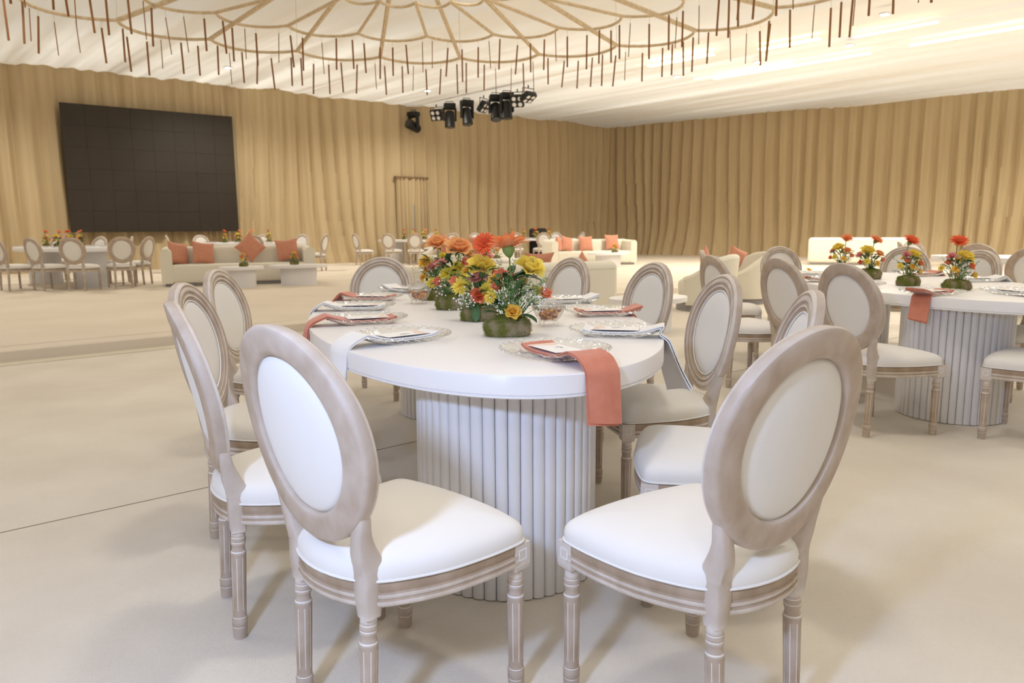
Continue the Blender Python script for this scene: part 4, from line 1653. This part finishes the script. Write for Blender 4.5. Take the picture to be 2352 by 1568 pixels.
far_table('in front of the curtained doorway', -3.0, 24.1, 60, [
    (-4.75, 22.95, -52, 'leftmost oval-back chair at the table before the curtained doorway'),
    (-3.75, 22.75, -18, 'oval-back chair second from the left at the table before the curtained doorway'),
    (-2.95, 22.7, 5, 'oval-back chair third from the left at the table before the curtained doorway'),
    (-1.85, 22.85, 20, 'oval-back chair rightmost on the near side of the table before the curtained doorway'),
    (-2.72, 25.5, 178, 'oval-back chair on the far side of the table before the curtained doorway'),
    (-2.0, 25.3, 160, 'white oval-back chair facing the camera right of the doorway posies')],
    [(.62, 0, PA, 'posy leftmost on the table before the curtained doorway'), (.2, 0, PB, 'posy second from the left on the table before the curtained doorway'), (-.22, 0, PB, 'posy third from the left on the table before the curtained doorway'), (-.7, 0, PA, 'posy rightmost on the table before the curtained doorway')])
far_table('near the corner behind the corner sofa', .75, 25.4, 60, [
    (-1.2, 25.25, -160, 'white oval-back chair facing the camera left of the corner table'),
    (-.75, 23.95, -25, 'oval-back chair leftmost on the near side of the corner table'),
    (.15, 23.8, 0, 'oval-back chair in the middle of the near side of the corner table'),
    (1.02, 23.95, 10, 'oval-back chair behind the left arm of the corner sofa'),
    (1.55, 26.2, 165, 'white oval-back chair facing the camera beyond the corner sofa'),
    (2.35, 25.6, 110, 'oval-back chair edge-on at the right end of the corner table')],
    [(.85, 0, PB, 'posy leftmost on the corner table'), (.4, 0, PA, 'posy with red gerbera second from the left on the corner table'), (-.1, 0, PA, 'posy with red gerbera third from the left on the corner table'), (-.6, 0, PA, 'posy with red gerbera rightmost on the corner table')])
far_table('cut by the right picture edge', 7.15, 9.6, 35, [
    (5.55, 8.75, -50, 'oval-back chair seen from behind right of the rightmost posy'),
    (5.2, 7.35, -35, 'oval-back chair cut by the right picture edge above the right table'),
    (5.55, 10.35, -110, 'thin edge-on oval-back chair left of the far right table'),
    (6.1, 11.1, 200, 'oval-back chair facing the camera behind the rightmost gerbera')],
    [], z=0, plates=4)
dup(PC, 'small gold posy farthest back between the right table chairs', (3.75, 9.3, .41), R(50), 'small posies across the room')
low_table('low white coffee table behind the right table chairs', 3.75, 9.3, 20, .55, .34, z=0, h=.41)

# ------------------------------------------------------------------ rattan flower chandelier
CX, CY = -1.13, 8.33
ch = thing('chandelier', 'huge rattan flower-shaped chandelier hung with brown rods', 'chandelier', (CX, CY, 4.2))
def ringpt(an, r, z):
    return Vector((r * math.sin(an), r * math.cos(an), z))


def petal_ring(nm, n, r0, dr, z, a0, tr, sag=.0):
    out = []
    for i in range(n):
        a1, a2 = a0 + 2 * PI * i / n, a0 + 2 * PI * (i + 1) / n
        pts = []
        for k in range(11):
            f = k / 10
            an = a1 + (a2 - a1) * f
            r = r0 + dr * math.sin(PI * f) ** .8
            pts.append(ringpt(an, r, z - sag * math.sin(PI * f)))
        mid_ = pts[5]
        if mid_.y + CY < 7.0:
            continue
        m = MB()
        m.tube(pts, tr, 6)
        m.build(nm, 'rattan', ch)
        out.append((a1, pts))
    return out


NP = 24
o_r = petal_ring('petal_rim', NP, 5.42, .42, 0, R(2.5), .024)
m_r = petal_ring('petal_rim', NP, 4.15, .36, .06, R(-3), .022)
i_r = petal_ring('petal_rim', NP, 1.75, .22, -.12, R(-3), .02)
for i in range(NP):
    an = R(2.5) + 2 * PI * i / NP
    p = ringpt(an, 5.42, 0)
    if p.y + CY > 7.0:
        m = MB()
        m.tube([ringpt(an, .5, .16), ringpt(an, 2.6, .14), p], [.02, .034, .034], 6)
        m.build('spoke', 'rattan', ch)
    an = R(-3) + 2 * PI * i / NP
    p = ringpt(an, 4.15, .06)
    if p.y + CY > 7.0:
        m = MB()
        m.tube([ringpt(an, 1.75, -.12), p], .024, 6)
        m.build('spoke', 'rattan', ch)
m = MB()
m.lathe([(.0, .1), (.5, .12), (.55, .17), (.5, .22), (.0, .24)], 24)
m.build('hub', 'rattan', ch)
rng = random.Random(4)
sk = MB()
sk.tube([(0, 0, 0), (0, 0, -.48)], .014, 6)
STICK = sk.mesh('hanging_rod', 'stick', True, 40)
sk = MB()
sk.tube([(0, 0, 0), (0, 0, -.46)], .007, 5)
THIN = sk.mesh('hanging_rod', 'stick', True, 40)
wires = MB()
for (rs, nper) in ((o_r, 6), (m_r, 5)):
    for (a1, pts) in rs:
        for k in range(nper):
            f = (k + .5) / nper * 10
            j = int(f)
            p = pts[j].lerp(pts[min(j + 1, 10)], f - j) + Vector((rng.uniform(-.05, .05), rng.uniform(-.05, .05), 0))
            if p.y + CY < 8.6:
                continue
            gap = rng.uniform(.03, .12)
            wires.tube([(p.x, p.y, p.z), (p.x, p.y, p.z - gap)], .002, 3, cap=False)
            o = link('hanging_rod', STICK if rng.random() < .74 else THIN, ch, (p.x, p.y, p.z - gap))
            o.rotation_euler = (rng.gauss(0, .025), rng.gauss(0, .035), 0)
            o.scale = (1, 1, rng.uniform(.92, 1.1))
for i in range(NP):
    if i % 2 == 0:
        an = R(2.5) + 2 * PI * i / NP
        p = ringpt(an, 5.42, 0)
        if p.y + CY > 8.0:
            wires.tube([p, (p.x * .98, p.y * .98, CEIL - 4.2)], .003, 3, cap=False)
wires.build('suspension_wires', 'wire', ch)['kind'] = 'stuff'

# ------------------------------------------------------------------ stage lamps under the ceiling
def moving_head(label, x, y, z, rz, tilt):
    t = thing('stage_lamp', label, 'stage lamp', (x, y, z), R(rz), 'black stage lamps under the ceiling')
    a = MB()
    a.rbox((0, 0, -.09), (.38, .30, .16), .03, 2)
    a.build('base', 'black', t)
    a = MB()
    for s in (-1, 1):
        a.rbox((s * .19, 0, -.36), (.06, .14, .42), .02, 2)
    a.rbox((0, 0, -.18), (.42, .16, .06), .02, 2)
    a.build('yoke', 'black', t)
    h = MB()
    h.lathe([(0, -.26), (.11, -.25), (.145, -.2), (.15, .0), (.165, .14), (.17, .26), (.15, .28)], 20)
    hd = h.build('head', 'black', t, loc=(0, 0, -.50))
    hd.rotation_euler = (R(tilt), 0, 0)
    l = MB()
    l.lathe([(0, .275), (.08, .285), (.145, .278)], 20)
    l.build('lens', 'lens', hd)
    a = MB()
    a.tube([(-.12, 0, -.01), (-.12, 0, .05), (.12, 0, .05), (.12, 0, -.01)], .012, 5)
    a.build('clamp', 'black', t)


def par_lamp(label, x, y, z, rz, tilt):
    t = thing('stage_lamp', label, 'stage lamp', (x, y, z), R(rz), 'black stage lamps under the ceiling')
    a = MB()
    a.rbox((0, 0, 0), (.40, .16, .36), .03, 2)
    b = a.build('body', 'black', t, loc=(0, 0, -.30))
    b.rotation_euler = (R(tilt), 0, 0)
    for i in (-1, 1):
        for j in (-1, 1):
            l = MB()
            l.lathe([(.0, .012), (.05, .01), (.062, 0)], 14)
            lo = l.build('lens', 'white', b, loc=(i * .09, -.08, j * .085))
            lo.rotation_euler = (PI / 2, 0, 0)
    a = MB()
    a.tube([(-.22, 0, -.30), (-.22, 0, -.05), (.22, 0, -.05), (.22, 0, -.30)], .014, 5)
    a.tube([(0, 0, -.05), (0, 0, .04)], .02, 6)
    a.build('yoke', 'black', t)


TA, TB = Vector((-3.45, 26.2)), Vector((.52, 22.3))
zt = 5.24
def tp(f, off=0):
    p = TA.lerp(TB, f)
    return p.x, p.y


moving_head('black stage lamp at the left end of the row, lying sideways', *tp(.03), zt - .05, -40, 70)
par_lamp('black stage lamp with four small lenses near the left of the row', *tp(.25), zt, -20, 25)
moving_head('black stage lamp third from the left in the row, head hanging down', *tp(.37), zt, 10, 175)
moving_head('black stage lamp fourth from the left in the row, head hanging down', *tp(.52), zt, 30, 168)
par_lamp('black stage lamp in the middle of the row turned aside', *tp(.66), zt, 60, 40)
moving_head('black stage lamp with a pale window right of the row middle', *tp(.755), zt, 10, 160)
moving_head('black stage lamp third from the right end of the row', *tp(.84), zt, 20, 175)
par_lamp('black stage lamp with four lenses second from the right end of the row', *tp(.92), zt, -10, 30)
par_lamp('black stage lamp at the right end of the row pointing up and away', *tp(1.0), zt + .05, 40, 60)

# light stand by the doorway table
ls = thing('light_stand', 'thin grey stand pole rising behind the doorway table posies', 'stand', (-3.28, 25.3, PZ))
a = MB()
a.tube([(0, 0, 0), (0, 0, 1.1)], .03, 8)
a.build('lower_tube', 'steel', ls)
a = MB()
a.tube([(0, 0, 1.1), (0, 0, 1.9)], .02, 8)
a.build('upper_tube', 'steel', ls)
a = MB()
a.lathe([(.05, 1.05), (.05, 1.13)], 10)
a.build('collar', 'steel', ls)
for k in range(3):
    a = MB()
    an = 2 * PI * k / 3
    a.tube([(0, 0, .5), (.42 * math.cos(an), .42 * math.sin(an), .02)], .012, 6)
    a.build('leg', 'steel', ls)
# dark case behind the corner table
a = MB()
a.rbox((0, 0, .55), (.62, .3, 1.1), .08, 3)
o = a.build('equipment_case', 'black', None, loc=(.95, 26.5, PZ))
tag(o, 'black rounded case top showing behind the corner table chairs', 'case')
